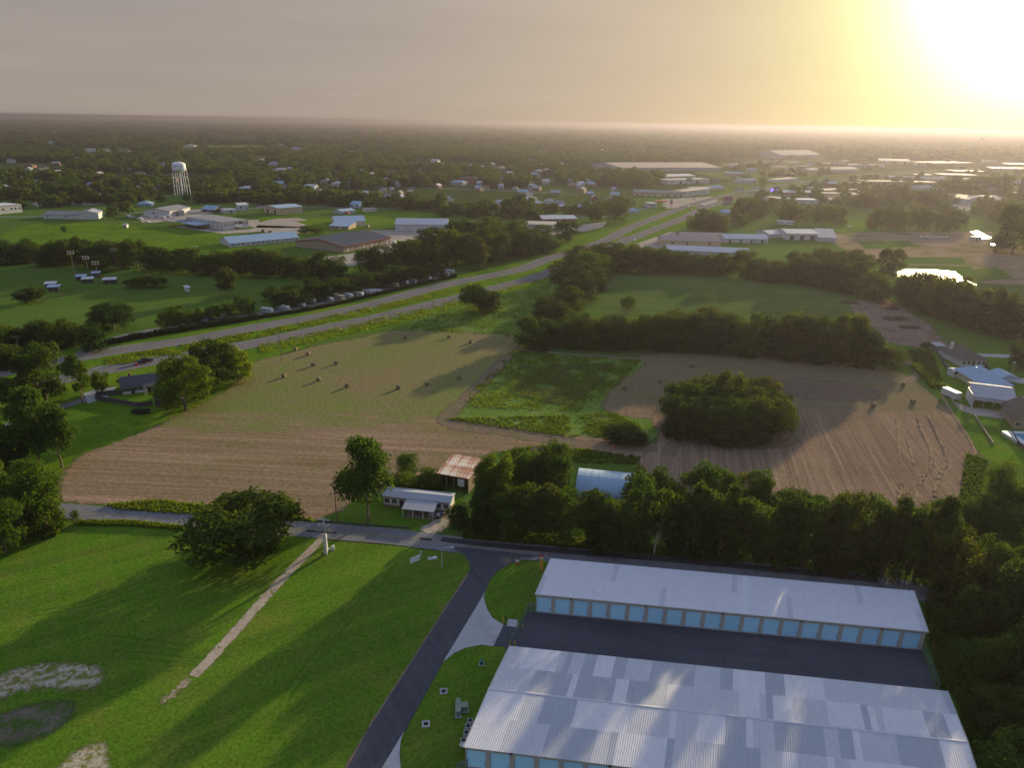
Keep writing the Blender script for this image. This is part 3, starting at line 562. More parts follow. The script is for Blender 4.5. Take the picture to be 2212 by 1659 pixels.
row([(2120, 1580, 1470), (2180, 1585, 1440), (2270, 1590, 1420)], 4, 120, 'in the woods right of the lower storage roof', ('shrub', 'row'), 12, 12)
row([(2150, 1690, 1580), (2280, 1690, 1540)], 3, 140, 'in the bottom right corner woods', ('shrub', 'row'), 10, 12)
for k, (q, n, wp) in enumerate((([(1470, 890, 808), (1560, 878, 790), (1660, 895, 820)], 5, 96), ([(1440, 915, 830), (1560, 910, 800), (1690, 918, 850)], 5, 100), ([(1455, 945, 852), (1560, 952, 845), (1680, 945, 868)], 5, 104))):
    row(q, n, wp, ('at the back of the big grove in the field', 'in the middle of the big grove in the field', 'at the front of the big grove in the field')[k], 'row', 6, 4, mat=(3, 0, 0)[k])
row([(1140, 752, 668), (1210, 746, 672), (1260, 742, 690)], 3, 104, 'at the dark corner of the field hedgerow', 'row', 6, 3, mat=0)
for k, (x, yb, wp, yt) in enumerate(((1190, 695, 90, 642), (1222, 672, 88, 618), (1250, 650, 90, 590), (1228, 640, 60, 600), (1272, 625, 96, 566), (1282, 598, 100, 540), (1216, 607, 70, 562), (1315, 582, 100, 524), (1250, 575, 80, 530))):
    tree(x, yb, wp, yt, 'row', f'{ordw(k)} tree up the hedgerow from the field corner to the highway', group='hedgerow to the highway', mat=random.choice((0, 1, 3)))
row([(1235, 742, 678), (1290, 746, 690), (1330, 748, 690)], 4, 92, 'in the hedgerow gap behind the weedy meadow', 'row', 5, 3, mat=0)
row([(1270, 702, 682), (1340, 712, 690), (1300, 720, 690)], 5, 46, 'in the low thicket behind the field corner', 'shrub', 12, 8, mat=2, noun='bush')
row([(1310, 748, 700), (1400, 752, 668), (1500, 755, 672), (1600, 761, 668), (1700, 771, 676), (1800, 781, 672), (1870, 788, 705), (1940, 797, 740)], 18, 84, 'in the tree row above the mown field', 'row', 10, 3, mat=0)
row([(1380, 735, 664), (1500, 738, 668), (1600, 742, 664), (1700, 750, 672), (1840, 762, 676)], 10, 86, 'behind the tree row above the mown field', ('row', 'oak'), 10, 4, mat=3)
row([(1330, 585, 535), (1450, 588, 535), (1560, 594, 540), (1650, 602, 548), (1750, 616, 552), (1850, 636, 565), (1895, 650, 590)], 20, 74, 'in the tree row beyond the enclosed meadow', 'row', 9, 3, mat=0)
row([(1700, 585, 535), (1780, 590, 530), (1870, 600, 540)], 6, 60, 'in the taller clump behind the enclosed meadow', 'row', 8, 6, mat=3)
row([(1935, 645, 592), (2000, 672, 590), (2060, 698, 606), (2120, 714, 618), (2180, 730, 640), (2240, 745, 655)], 15, 66, 'in the tree row below the pond', ('row', 'oak'), 8, 4, mat=3)
row([(1960, 640, 590), (2060, 660, 596), (2200, 700, 640)], 6, 64, 'behind the tree row below the pond', 'row', 8, 5, mat=3)
row([(-20, 566, 508), (100, 569, 514), (200, 574, 513), (300, 581, 521), (400, 588, 532), (500, 594, 532), (600, 596, 528), (700, 604, 545), (745, 606, 555)], 28, 62, 'in the dark tree line behind the ball park', 'row', 9, 4, mat=0)
row([(780, 590, 540), (860, 580, 512), (930, 582, 515), (990, 572, 490), (1060, 562, 492), (1110, 556, 478), (1150, 548, 492), (1190, 535, 500)], 12, 74, 'in the woods front beside the factories and highway', ('row', 'oak'), 9, 4, mat=0)
row([(900, 545, 495), (1000, 528, 464), (1100, 520, 470), (1180, 512, 480)], 8, 62, 'in the woods back beside the factories and highway', ('row', 'oak'), 9, 5, mat=0)
row([(590, 668, 632), (700, 645, 606), (800, 626, 588), (900, 606, 568), (950, 596, 562)], 14, 62, 'in the clipped oak row over the caravan park', 'flat', 6, 2, mat=0)
row([(560, 655, 622), (700, 628, 596), (850, 602, 572), (930, 590, 562)], 8, 56, 'behind the clipped oak row of the caravan park', 'flat', 8, 3, mat=0)
row([(340, 716, 672), (380, 708, 655), (432, 698, 662), (470, 690, 645), (510, 684, 640), (545, 668, 628)], 6, 44, 'along the caravan park entrance road', 'oak', 4, 2, mat=1)
row([(0, 752, 706), (70, 746, 698), (140, 744, 690), (215, 754, 690)], 6, 72, 'in the highway clump at the left edge', 'row', 8, 6, mat=0)
row([(-10, 800, 740), (40, 790, 738)], 2, 66, 'beside the parked white pickup at the left edge', 'row', 6, 3, mat=0)
row([(48, 655, 624), (90, 650, 620)], 2, 48, 'in the pair on the ball park lawn at the left', 'flat', 2, 1, mat=0)
row([(275, 620, 594), (350, 620, 594)], 3, 42, 'in the row of three on the ball park lawn', 'flat', 3, 1, mat=0)
row([(1490, 497, 462), (1530, 496, 452), (1575, 500, 470)], 4, 52, 'in the clump beside the near carriageway bend', 'row', 5, 3, mat=3)
row([(1690, 482, 442), (1760, 480, 440), (1820, 485, 450)], 6, 38, 'in the clump behind the white sheds beyond the meadow', 'row', 6, 3, mat=3)
row([(1865, 497, 455), (1950, 496, 445), (2075, 498, 452)], 8, 44, 'in the row beyond the construction dirt', ('row', 'oak'), 6, 3, mat=3)
row([(1860, 448, 415), (1940, 440, 402), (2030, 452, 412)], 9, 36, 'in the clump behind the construction dirt trees', 'row', 8, 5, mat=3)
row([(2030, 420, 385), (2120, 412, 378), (2230, 424, 380)], 10, 34, 'in the woods at the far right edge', 'row', 8, 4, mat=3)
DEADW = flat('dead_wood', (.34, .30, .26), .9, var=.25, scale=3)
def dead_tree(x, y, yt, label, sd):
    r = random.Random(sd); h = hgt(x, y, yt); o = empty('dead_tree', G(x, y), 0, label, 'tree'); mb = MB(); p = Vector((0, 0, 0)); q = Vector((.4, .2, h*.7)); mb.tube(p, q, .22, .11, 7); mb.build('trunk', DEADW, o)
    for k in range(7):
        s_ = p.lerp(q, r.uniform(.45, 1)); e = s_+Vector((r.uniform(-2.6, 2.6), r.uniform(-2, 2), r.uniform(.8, h*.32))); m2 = s_.lerp(e, .5)+Vector((0, 0, -.3)); b2 = MB().tube(s_, m2, .09, .06, 5).tube(m2, e, .06, .02, 5)
        for _ in range(3): e2 = m2.lerp(e, r.random())+Vector((r.uniform(-1, 1), r.uniform(-1, 1), r.uniform(.2, .9))); b2.tube(m2.lerp(e, .4), e2, .03, .012, 4)
        b2.build('limb', DEADW, o)
dead_tree(1412, 1200, 1128, 'pale bare dead tree in front of the tree belt beside the arched barn', 3)
dead_tree(2165, 1300, 1165, 'pale dead snag in the dark woods at the right edge', 8)
TREE_COUNT = len(TREES)
# ------------------------------------------------------------------ far woods (one mass) and hedges
def inpoly(x, y, q):
    c = False; n = len(q)
    for i in range(n):
        x1, y1 = q[i]; x2, y2 = q[(i+1) % n]
        if (y1 > y) != (y2 > y) and x < (x2-x1)*(y-y1)/(y2-y1)+x1: c = not c
    return c
EDGE = [(-400, 470), (0, 440), (120, 428), (200, 440), (262, 452), (300, 430), (560, 432), (640, 440), (720, 442), (850, 446), (1010, 450), (1130, 460), (1280, 460), (1340, 436), (1360, 420), (1370, 412), (1420, 400), (1440, 386), (1340, 366), (1345, 360), (1560, 350), (1680, 336), (1780, 334), (1800, 344), (1900, 350), (2010, 346), (2120, 348), (2250, 344), (2700, 350), (2700, 262), (-400, 262)]
CLEAR = [[(380, 318), (430, 312), (620, 314), (640, 324), (500, 328)], [(100, 322), (280, 318), (290, 328), (110, 330)], [(700, 299), (760, 297), (760, 303), (700, 305)], [(60, 430), (220, 426), (240, 442), (80, 448)], [(330, 420), (420, 418), (430, 432), (330, 434)]]
from mathutils import noise as mnoise
HOUSES = []       # filled with (x, y, w) picture spots of far houses: kept open in front
rh = random.Random(5)
for (x, y, w_) in ((28, 410, 16), (100, 412, 22), (52, 398, 14), (118, 402, 14), (245, 395, 12), (255, 367, 10), (298, 405, 20), (330, 415, 22), (350, 404, 16), (420, 400, 12), (505, 395, 12), (560, 368, 16), (590, 357, 22), (605, 372, 16), (650, 362, 14), (668, 410, 26), (700, 398, 20), (725, 402, 20), (600, 402, 26), (612, 414, 18), (690, 420, 24), (758, 396, 14), (780, 374, 18), (800, 381, 14), (845, 377, 18), (872, 392, 12), (905, 372, 14), (960, 360, 14), (985, 400, 34), (1010, 396, 40), (1020, 362, 12), (1040, 366, 12), (1080, 366, 22), (1120, 394, 14), (1150, 405, 18), (1180, 398, 14), (1200, 422, 20), (1240, 404, 16), (1258, 402, 14), (1275, 402, 16), (1130, 420, 20), (1150, 436, 24), (1165, 445, 20), (1190, 440, 20), (1210, 446, 18), (1220, 455, 18), (1255, 455, 18), (1280, 450, 16), (1310, 455, 14), (925, 446, 16), (975, 448, 24), (1045, 452, 24), (1080, 446, 16), (1105, 448, 16), (200, 330, 24), (232, 330, 16), (270, 330, 22), (408, 318, 26), (110, 311, 24), (120, 268 + 19, 16), (160, 289, 12), (610, 315, 18), (640, 326, 20), (690, 312, 14), (820, 282, 10), (1300, 325, 12), (1390, 328, 12), (880, 330, 10), (760, 330, 12), (950, 310, 8), (540, 300, 10), (480, 305, 12), (440, 400, 16), (480, 412, 14), (530, 412, 34), (150, 395, 12), (190, 405, 14), (60, 370, 12), (20, 352, 12), (330, 345, 12), (380, 372, 12), (460, 352, 12), (840, 355, 12), (740, 352, 12), (1120, 352, 12), (1180, 372, 14), (1230, 380, 14), (1080, 392, 14), (300, 378, 14), (210, 380, 12), (1690, 352, 10), (1750, 360, 14)):
    HOUSES.append((x, y, w_))
for _ in range(150):
    x, y = rh.uniform(0, 1330), rh.uniform(345, 442)
    if y < 445-.00*x and all(abs(x-a) > 14 or abs(y-b) > 6 for a, b, c in HOUSES) and not (300 < x < 560 and y > 408): HOUSES.append((x, y, rh.uniform(9, 17)))
def far_points(n, d0, d1, spread, thresh):
    o = []; rs = random.Random(int(d0))
    for _ in range(n):
        d = math.sqrt(rs.uniform(d0*d0, d1*d1)); a = rs.uniform(-R(41), R(41)); X, Y = d*math.sin(a), d*math.cos(a)
        px, py = proj((X, Y, 0))
        if not inpoly(px, py, EDGE) or any(inpoly(px, py, q) for q in CLEAR): continue
        if mnoise.noise((X/260, Y/260, 3.1)) < thresh and d < 2600: continue
        if mnoise.noise((X/900, Y/700, 9.1)) < -.42 and d > 2600: continue
        if any(abs(px-hx) < hw*.75 and -2.5 < py-hy < max(4.5, hw*.55) for hx, hy, hw in HOUSES): continue
        o.append((X, Y, spread*rs.uniform(.65, 1.35), rs.random()))
    return o
def scatter(name, pts, crowns, zs):
    me = bpy.data.meshes.new(name); me.from_pydata([(p[0], p[1], 0) for p in pts], [], [])
    for nm, f in (('sc', lambda p: p[2]), ('rn', lambda p: p[3])):
        at = me.attributes.new(nm, 'FLOAT', 'POINT'); at.data.foreach_set('value', [f(p) for p in pts])
    o = link(name, me); o['kind'] = 'stuff'
    ng = bpy.data.node_groups.new(name, 'GeometryNodeTree'); ng.interface.new_socket('Geometry', in_out='INPUT', socket_type='NodeSocketGeometry'); ng.interface.new_socket('Geometry', in_out='OUTPUT', socket_type='NodeSocketGeometry')
    gi = ng.nodes.new('NodeGroupInput'); go = ng.nodes.new('NodeGroupOutput'); join = ng.nodes.new('GeometryNodeJoinGeometry')
    rn = ng.nodes.new('GeometryNodeInputNamedAttribute'); rn.data_type = 'FLOAT'; rn.inputs[0].default_value = 'rn'
    scn = ng.nodes.new('GeometryNodeInputNamedAttribute'); scn.data_type = 'FLOAT'; scn.inputs[0].default_value = 'sc'
    comb = ng.nodes.new('ShaderNodeCombineXYZ'); zm = ng.nodes.new('ShaderNodeMath'); zm.operation = 'MULTIPLY'; zm.inputs[1].default_value = zs
    ng.links.new(scn.outputs[0], comb.inputs[0]); ng.links.new(scn.outputs[0], comb.inputs[1]); ng.links.new(scn.outputs[0], zm.inputs[0]); ng.links.new(zm.outputs[0], comb.inputs[2])
    rot = ng.nodes.new('ShaderNodeCombineXYZ'); rm = ng.nodes.new('ShaderNodeMath'); rm.operation = 'MULTIPLY'; rm.inputs[1].default_value = 90.0
    ng.links.new(rn.outputs[0], rm.inputs[0]); ng.links.new(rm.outputs[0], rot.inputs[2])
    K = len(crowns)
    for k, c in enumerate(crowns):
        oi = ng.nodes.new('GeometryNodeObjectInfo'); oi.inputs['Object'].default_value = c; oi.inputs['As Instance'].default_value = True
        ip = ng.nodes.new('GeometryNodeInstanceOnPoints'); cmp_ = ng.nodes.new('FunctionNodeCompare'); cmp_.data_type = 'FLOAT'; cmp_.operation = 'GREATER_EQUAL'
        c2 = ng.nodes.new('FunctionNodeCompare'); c2.data_type = 'FLOAT'; c2.operation = 'LESS_THAN'; an = ng.nodes.new('FunctionNodeBooleanMath'); an.operation = 'AND'
        ng.links.new(rn.outputs[0], cmp_.inputs[0]); cmp_.inputs[1].default_value = k/K; ng.links.new(rn.outputs[0], c2.inputs[0]); c2.inputs[1].default_value = (k+1)/K
        ng.links.new(cmp_.outputs[0], an.inputs[0]); ng.links.new(c2.outputs[0], an.inputs[1]); ng.links.new(an.outputs[0], ip.inputs['Selection'])
        ng.links.new(gi.outputs[0], ip.inputs['Points']); ng.links.new(oi.outputs['Geometry'], ip.inputs['Instance']); ng.links.new(comb.outputs[0], ip.inputs['Scale'])
        ng.links.new(rot.outputs[0], ip.inputs['Rotation']); ng.links.new(ip.outputs[0], join.inputs[0])
    ng.links.new(join.outputs[0], go.inputs[0]); md = o.modifiers.new('scatter', 'NODES'); md.node_group = ng
    return o
def proto_crowns(specs, host):
    L = []
    for sd, n, lf, kind, mt in specs:
        d = dict(SHAPES[kind]); d['nl'] = max(8, d['nl']//2); L.append(link('crown', crown_mesh(sd, n, lf, mat=mt, **d)))
    return L
# the crowns the scatter repeats stand among the far trees themselves
pc = proto_crowns([(201, 420, .15, 'row', 0), (202, 420, .15, 'oak', 0), (203, 420, .15, 'row', 1), (204, 420, .15, 'oak', 3), (205, 420, .15, 'row', 0), (206, 420, .14, 'tall', 1)], None)
wt = scatter('town_woods', far_points(30000, 700, 2600, 15.5, -.09), pc, .80)
SHOPZ = [(1540, 372), (1700, 340), (2260, 342), (2260, 470), (2060, 470), (1850, 448), (1660, 470), (1560, 500), (1640, 415)]
def shop_points(n):
    o = []; rs = random.Random(77); hwp = [proj((p.x, p.y, 0)) for p in smooth([G(*p).to_2d() for p in HUP])]+[proj((p.x, p.y, 0)) for p in smooth([G(*p).to_2d() for p in HLO])]
    while len(o) < n:
        px, py = rs.uniform(1540, 2260), rs.uniform(342, 500)
        if not inpoly(px, py, SHOPZ) or any(abs(px-a) < 14 and abs(py-b) < 6 for a, b in hwp): continue
        if mnoise.noise((px/40, py/9, 2.2)) < .0: continue
        p = G(px, py); o.append((p.x, p.y, 13*rs.uniform(.6, 1.3), rs.random()))
    return o
SHOPT = shop_points(420)
pf = proto_crowns([(211, 260, .20, 'row', 0), (212, 260, .20, 'row', 3), (213, 260, .20, 'row', 0)], None)
rs_ = random.Random(31); EDGET = []
for (x, y, n) in ((30, 452, 6), (160, 441, 10), (200, 437, 12), (130, 447, 6), (100, 440, 10), (330, 437, 4), (440, 437, 12), (480, 436, 14), (520, 434, 10), (560, 436, 16), (590, 441, 8), (640, 433, 12), (700, 440, 16), (730, 445, 10), (780, 441, 14), (830, 447, 10), (880, 450, 14), (940, 455, 14), (1000, 459, 12), (1050, 455, 14), (1120, 456, 12), (1180, 461, 10), (1250, 463, 8), (1290, 457, 8), (1340, 447, 8), (270, 462, 3), (1100, 470, 10), (1150, 474, 8), (1040, 470, 10), (980, 468, 10)):
    for _ in range(n): p = G(x+rs_.gauss(0, 16), y+rs_.uniform(-3, 2)); EDGET.append((p.x, p.y, 12*rs_.uniform(.55, 1.3), rs_.random()))
scatter('street_trees', EDGET, pc, .85)
wx = scatter('shop_trees', SHOPT, pc, .8)
wf = scatter('far_woods', far_points(42000, 2500, 9000, 44, -.5), pf, .34)
wh = scatter('horizon_woods', far_points(26000, 9000, 30000, 150, -.5), pf, .10)
for i, c in enumerate(pc): c.parent = wt; c.location = G(40+150*i, 380); c.scale = (15, 15, 12)
for i, c in enumerate(pf): c.parent = wf; c.location = G(200+500*i, 292); c.scale = (40, 40, 14)
# clipped hedges
HEDGE = leaf_mat('hedge_leaves', (.022, .036, .012), (.038, .052, .014), .3)
def hedge(px, wd, h, label, dens=16, mat=None):
    c = resample(smooth([G(*p).to_2d() for p in px]), 1.0, False); v = []; f = []; rs = np.random.default_rng(len(px)*7+int(px[0][0]))
    for i in range(len(c)-1):
        d = (c[i+1]-c[i]); n = Vector((-d.y, d.x)).normalized()
        for _ in range(dens):
            tt, s, z = rs.random(), rs.uniform(-.5, .5), rs.random()
            if rs.random() < .6: z = rs.uniform(.85, 1.1)
            else: s = math.copysign(.5, s)*rs.uniform(.85, 1.1)
            p = c[i]+d*tt+n*(s*wd); q = Vector((p.x, p.y, z*h*(1+.18*math.sin(i*.7)))); a = Vector(rs.normal(size=3)).normalized()*.42; b = a.cross(Vector(rs.normal(size=3))).normalized()*.36
            k = len(v); v += [tuple(q-a), tuple(q-b), tuple(q+a), tuple(q+b)]; f.append((k, k+1, k+2, k+3))
    me = bpy.data.meshes.new('hedge'); me.from_pydata(v, [], f); me.materials.append(mat or HEDGE)
    core = MB()
    for i in range(0, len(c)-1):
        d = (c[i+1]-c[i]); n = Vector((-d.y, d.x)).normalized()*(wd*.42); a, b = c[i], c[i+1]; zz = h*.85
        core.quad((a.x-n.x, a.y-n.y, 0), (b.x-n.x, b.y-n.y, 0), (b.x-n.x, b.y-n.y, zz), (a.x-n.x, a.y-n.y, zz)); core.quad((a.x-n.x, a.y-n.y, zz), (b.x-n.x, b.y-n.y, zz), (b.x+n.x, b.y+n.y, zz), (a.x+n.x, a.y+n.y, zz)); core.quad((a.x+n.x, a.y+n.y, 0), (b.x+n.x, b.y+n.y, 0), (b.x+n.x, b.y+n.y, zz), (a.x+n.x, a.y+n.y, zz))
    o = empty('hedge', (0, 0, 0), 0, label, 'hedge'); link('foliage', me, o); core.build('branches', mat or HEDGE, o)
# tall grass and weeds
def weeds(name, polys, n, hmin, hmax, mat, wd=.5, seed=1, clump=0):
    r = np.random.default_rng(seed); P = []
    for q in polys:
        w2 = [G(*p).to_2d() for p in q]; xs = [p.x for p in w2]; ys = [p.y for p in w2]; tl = [(p.x, p.y) for p in w2]; k = 0; g = 0
        while k < n//len(polys) and g < n*20:
            g += 1; x, y = r.uniform(min(xs), max(xs)), r.uniform(min(ys), max(ys))
            if inpoly(x, y, tl) and (not clump or mnoise.noise((x/clump, y/clump, seed))+.6*mnoise.noise((x/clump*3, y/clump*3, seed+5)) > r.uniform(-.5, .5)): P.append((x, y)); k += 1
    P = np.array(P); m_ = len(P); a = r.uniform(0, np.pi, m_); s = wd*r.uniform(.5, 1.4, m_); h = r.uniform(hmin, hmax, m_); lx, ly = r.normal(0, .25, m_)*h, r.normal(0, .25, m_)*h
    dx, dy = np.cos(a)*s/2, np.sin(a)*s/2; z = np.full(m_, .03)
    V = np.stack([np.stack([P[:, 0]-dx*.5, P[:, 1]-dy*.5, z], 1), np.stack([P[:, 0]+dx*.5, P[:, 1]+dy*.5, z], 1), np.stack([P[:, 0]+dx+lx, P[:, 1]+dy+ly, h*.8], 1), np.stack([P[:, 0]-dx*.2+lx*1.3, P[:, 1]-dy*.2+ly*1.3, h], 1)], 1).reshape(-1, 3)
    me = bpy.data.meshes.new(name); me.vertices.add(m_*4); me.vertices.foreach_set('co', V.ravel().astype(np.float32)); me.loops.add(m_*4); me.loops.foreach_set('vertex_index', np.arange(m_*4, dtype=np.int32))
    me.polygons.add(m_); me.polygons.foreach_set('loop_start', np.arange(0, m_*4, 4, dtype=np.int32)); me.update(calc_edges=True); me.materials.append(mat)
    o = link(name, me); o['kind'] = 'stuff'; tag(o, None, None); return o
WG = leaf_mat('weed_leaves', (.070, .125, .014), (.115, .165, .022), .5); WG2 = leaf_mat('pale_weed_leaves', (.13, .175, .06), (.17, .21, .08), .4); WB = leaf_mat('brush_leaves', (.055, .098, .018), (.085, .13, .022), .45)
hedge([(217, 748), (300, 731), (420, 711), (559, 688)], 2.6, 1.9, 'long clipped hedge along the highway in front of the caravan park entrance')
hedge([(562, 687), (700, 664), (850, 629), (985, 598)], 2.0, 1.3, 'low hedge between the caravans and the highway verge')
hedge([(1975, 790), (2000, 815), (2040, 842)], 3.2, 1.3, 'overgrown hedge between the mown field and the house lots', mat=WG)
weeds('tall_grass', [[(230, 1092), (330, 1080), (450, 1092), (640, 1115), (690, 1128), (560, 1122), (380, 1112), (250, 1102)], [(170, 1128), (280, 1128), (400, 1140), (400, 1146), (280, 1138), (170, 1136)]], 6500, .3, .95, WG, .45, 3)
weeds('field_weeds', [[(1105, 757), (1385, 778), (1340, 832), (1250, 890), (1010, 880), (1010, 855), (1060, 805)]], 12000, .2, .5, WG, .6, 4, 9)
weeds('field_weeds', [[(1120, 790), (1330, 785), (1300, 830), (1230, 880), (1100, 850)]], 6000, .3, .75, WG2, .7, 5, 7)
weeds('field_weeds', [[(900, 690), (1190, 615), (1180, 680), (1130, 727), (1090, 722), (880, 716)], [(965, 905), (1330, 893), (1400, 930), (1250, 948), (985, 910)]], 12000, .2, .55, WG, .7, 6, 8)
weeds('low_weeds', [[(1080, 978), (1150, 964), (1260, 972), (1385, 988), (1370, 1004), (1250, 1000)]], 3000, .25, .8, WG, .9, 17, 5)
weeds('brush', [[(850, 1040), (950, 1030), (960, 1060), (860, 1065)], [(1960, 760), (2010, 760), (2040, 840), (2010, 840), (1985, 800)], [(2090, 985), (2130, 1000), (2110, 1100), (2070, 1120)]], 6500, .5, 1.5, WB, 1.0, 7)
weeds('brush', [[(2000, 1310), (2080, 1300), (2100, 1400), (2060, 1500), (2030, 1490)], [(2060, 1500), (2140, 1480), (2200, 1680), (2125, 1680)], [(1000, 1165), (1180, 1180), (1600, 1218), (1600, 1205), (1200, 1165), (1010, 1150)], [(60, 1105), (140, 1130), (120, 1160), (40, 1180)]], 22000, .4, 1.5, WB, .9, 8)
weeds('verge_grass', [[(560, 745), (900, 668), (1170, 602), (1150, 612), (900, 690), (700, 735), (560, 765)], [(560, 716), (900, 640), (1100, 596), (900, 652), (560, 730)], [(230, 775), (550, 716), (550, 730), (230, 795)]], 14000, .2, .6, WG, .8, 9, 6)
# ------------------------------------------------------------------ building kit
def metalmat(name, c, rough=.42, metal=.55, var=.06, streak=.10):
    m, t, b = newmat(name); tcn = t.nodes.new('ShaderNodeTexCoord'); oi = t.nodes.new('ShaderNodeObjectInfo')
    v = t.nodes.new('ShaderNodeVectorMath'); v.operation = 'ADD'; t.links.new(tcn.outputs['Object'], v.inputs[0])
    sc = t.nodes.new('ShaderNodeVectorMath'); sc.operation = 'SCALE'; sc.inputs[0].default_value = (31, 17, 5); t.links.new(oi.outputs['Random'], sc.inputs['Scale']); t.links.new(sc.outputs[0], v.inputs[1])
    f = noise(t, v.outputs[0], .8, 5, .65); f2 = noise(t, mapped(t, v.outputs[0], 0, (4, .35, 1)), 1.0, 4, .6)
    col = mixc(t, ramp(t, f, [(.3, (0, 0, 0)), (.7, (1, 1, 1))]), tuple(x*(1-var) for x in c), tuple(min(1, x*(1+var)) for x in c))
    col = mixc(t, ramp(t, f2, [(.5, (0, 0, 0)), (.75, (streak*4, streak*4, streak*4))]), col, tuple(x*.78 for x in c))
    t.links.new(col, b.inputs['Base Color']); b.inputs['Metallic'].default_value = metal; b.inputs['Specular IOR Level'].default_value = .25
    t.links.new(ramp(t, f, [(.2, (rough-.08,)*3), (.8, (rough+.12,)*3)]), b.inputs['Roughness']); return m
WALL = {'white': flat('white_siding', (.54, .55, .56), .6), 'cream': flat('cream_siding', (.55, .50, .40), .65), 'beige': flat('beige_panels', (.46, .38, .27), .65), 'grey': flat('grey_siding', (.36, .38, .41), .6),
        'brick': flat('brick_red', (.24, .11, .08), .9, var=.25, scale=6), 'blue': flat('blue_siding', (.22, .36, .52), .6), 'tan': flat('tan_brick', (.34, .27, .20), .9, var=.2, scale=5), 'dark': flat('dark_siding', (.07, .07, .075), .7), 'silver': flat('silver_panels', (.45, .48, .54), .5), 'taupe': flat('taupe_trim', (.42, .41, .38), .6)}
ROOF = {'white': metalmat('white_metal_roof', (.46, .47, .49), .65, .0), 'galv': metalmat('galvanised_roof', (.30, .32, .36), .7, .0), 'blue': metalmat('pale_blue_roof', (.25, .36, .48), .65, .0), 'shingle': flat('charcoal_shingles', (.060, .062, .070), .9, var=.25, scale=4), 'brown': flat('brown_shingles', (.105, .085, .072), .9, var=.25, scale=4),
        'grey': flat('grey_membrane_roof', (.20, .20, .22), .85, var=.15, scale=.15), 'pink': metalmat('weathered_pink_roof', (.34, .26, .23), .7, .0), 'lightgrey': flat('light_membrane_roof', (.27, .26, .26), .85, var=.15, scale=.2), 'slate': flat('slate_blue_membrane', (.075, .088, .112), 1.0, var=.15, scale=.15, spec=0), 'rust': None}
m, t, b = newmat('rusty_tin'); tcn = t.nodes.new('ShaderNodeTexCoord'); f = noise(t, mapped(t, tcn.outputs['Object'], 0, (1.2, .35, 1)), 1.1, 6, .6, .6)
oi = t.nodes.new('ShaderNodeObjectInfo'); f3 = t.nodes.new('ShaderNodeMath'); f3.operation = 'MULTIPLY_ADD'; t.links.new(oi.outputs['Random'], f3.inputs[0]); f3.inputs[1].default_value = .22; t.links.new(f, f3.inputs[2])
t.links.new(ramp(t, f3.outputs[0], [(.50, (.52, .47, .43)), (.60, (.42, .28, .22)), (.72, (.27, .10, .065))]), b.inputs['Base Color']); b.inputs['Roughness'].default_value = .6; b.inputs['Metallic'].default_value = .15
ROOF['rust'] = m
GLASS, t, b = newmat('window_glass'); b.inputs['Base Color'].default_value = (.02, .025, .03, 1); b.inputs['Roughness'].default_value = .12
FRAME = flat('white_trim', (.60, .60, .60), .6); DARK = flat('dark_opening', (.03, .03, .032), .8); STEEL = flat('galvanised_steel', (.38, .39, .40), .5, .6); BLACK = flat('black_rubber', (.02, .02, .02), .8); WOOD = flat('weathered_wood', (.20, .15, .11), .9, var=.3, scale=3); RED = flat('red_trim', (.32, .05, .045), .6)
BLUEDOOR, t, b = newmat('blue_roll_door'); oi = t.nodes.new('ShaderNodeObjectInfo'); tcn = t.nodes.new('ShaderNodeTexCoord'); f = noise(t, tcn.outputs['Object'], 1.2, 4, .6)
col = mixc(t, ramp(t, f, [(.3, (0, 0, 0)), (.75, (1, 1, 1))]), (.36, .72, .97), (.44, .76, .93)); col = mixc(t, 1.0, col, ramp(t, oi.outputs['Random'], [(0, (.86, .9, .93)), (1, (1.02, 1.02, 1.02))]), 'MULTIPLY')
t.links.new(col, b.inputs['Base Color']); b.inputs['Roughness'].default_value = .55
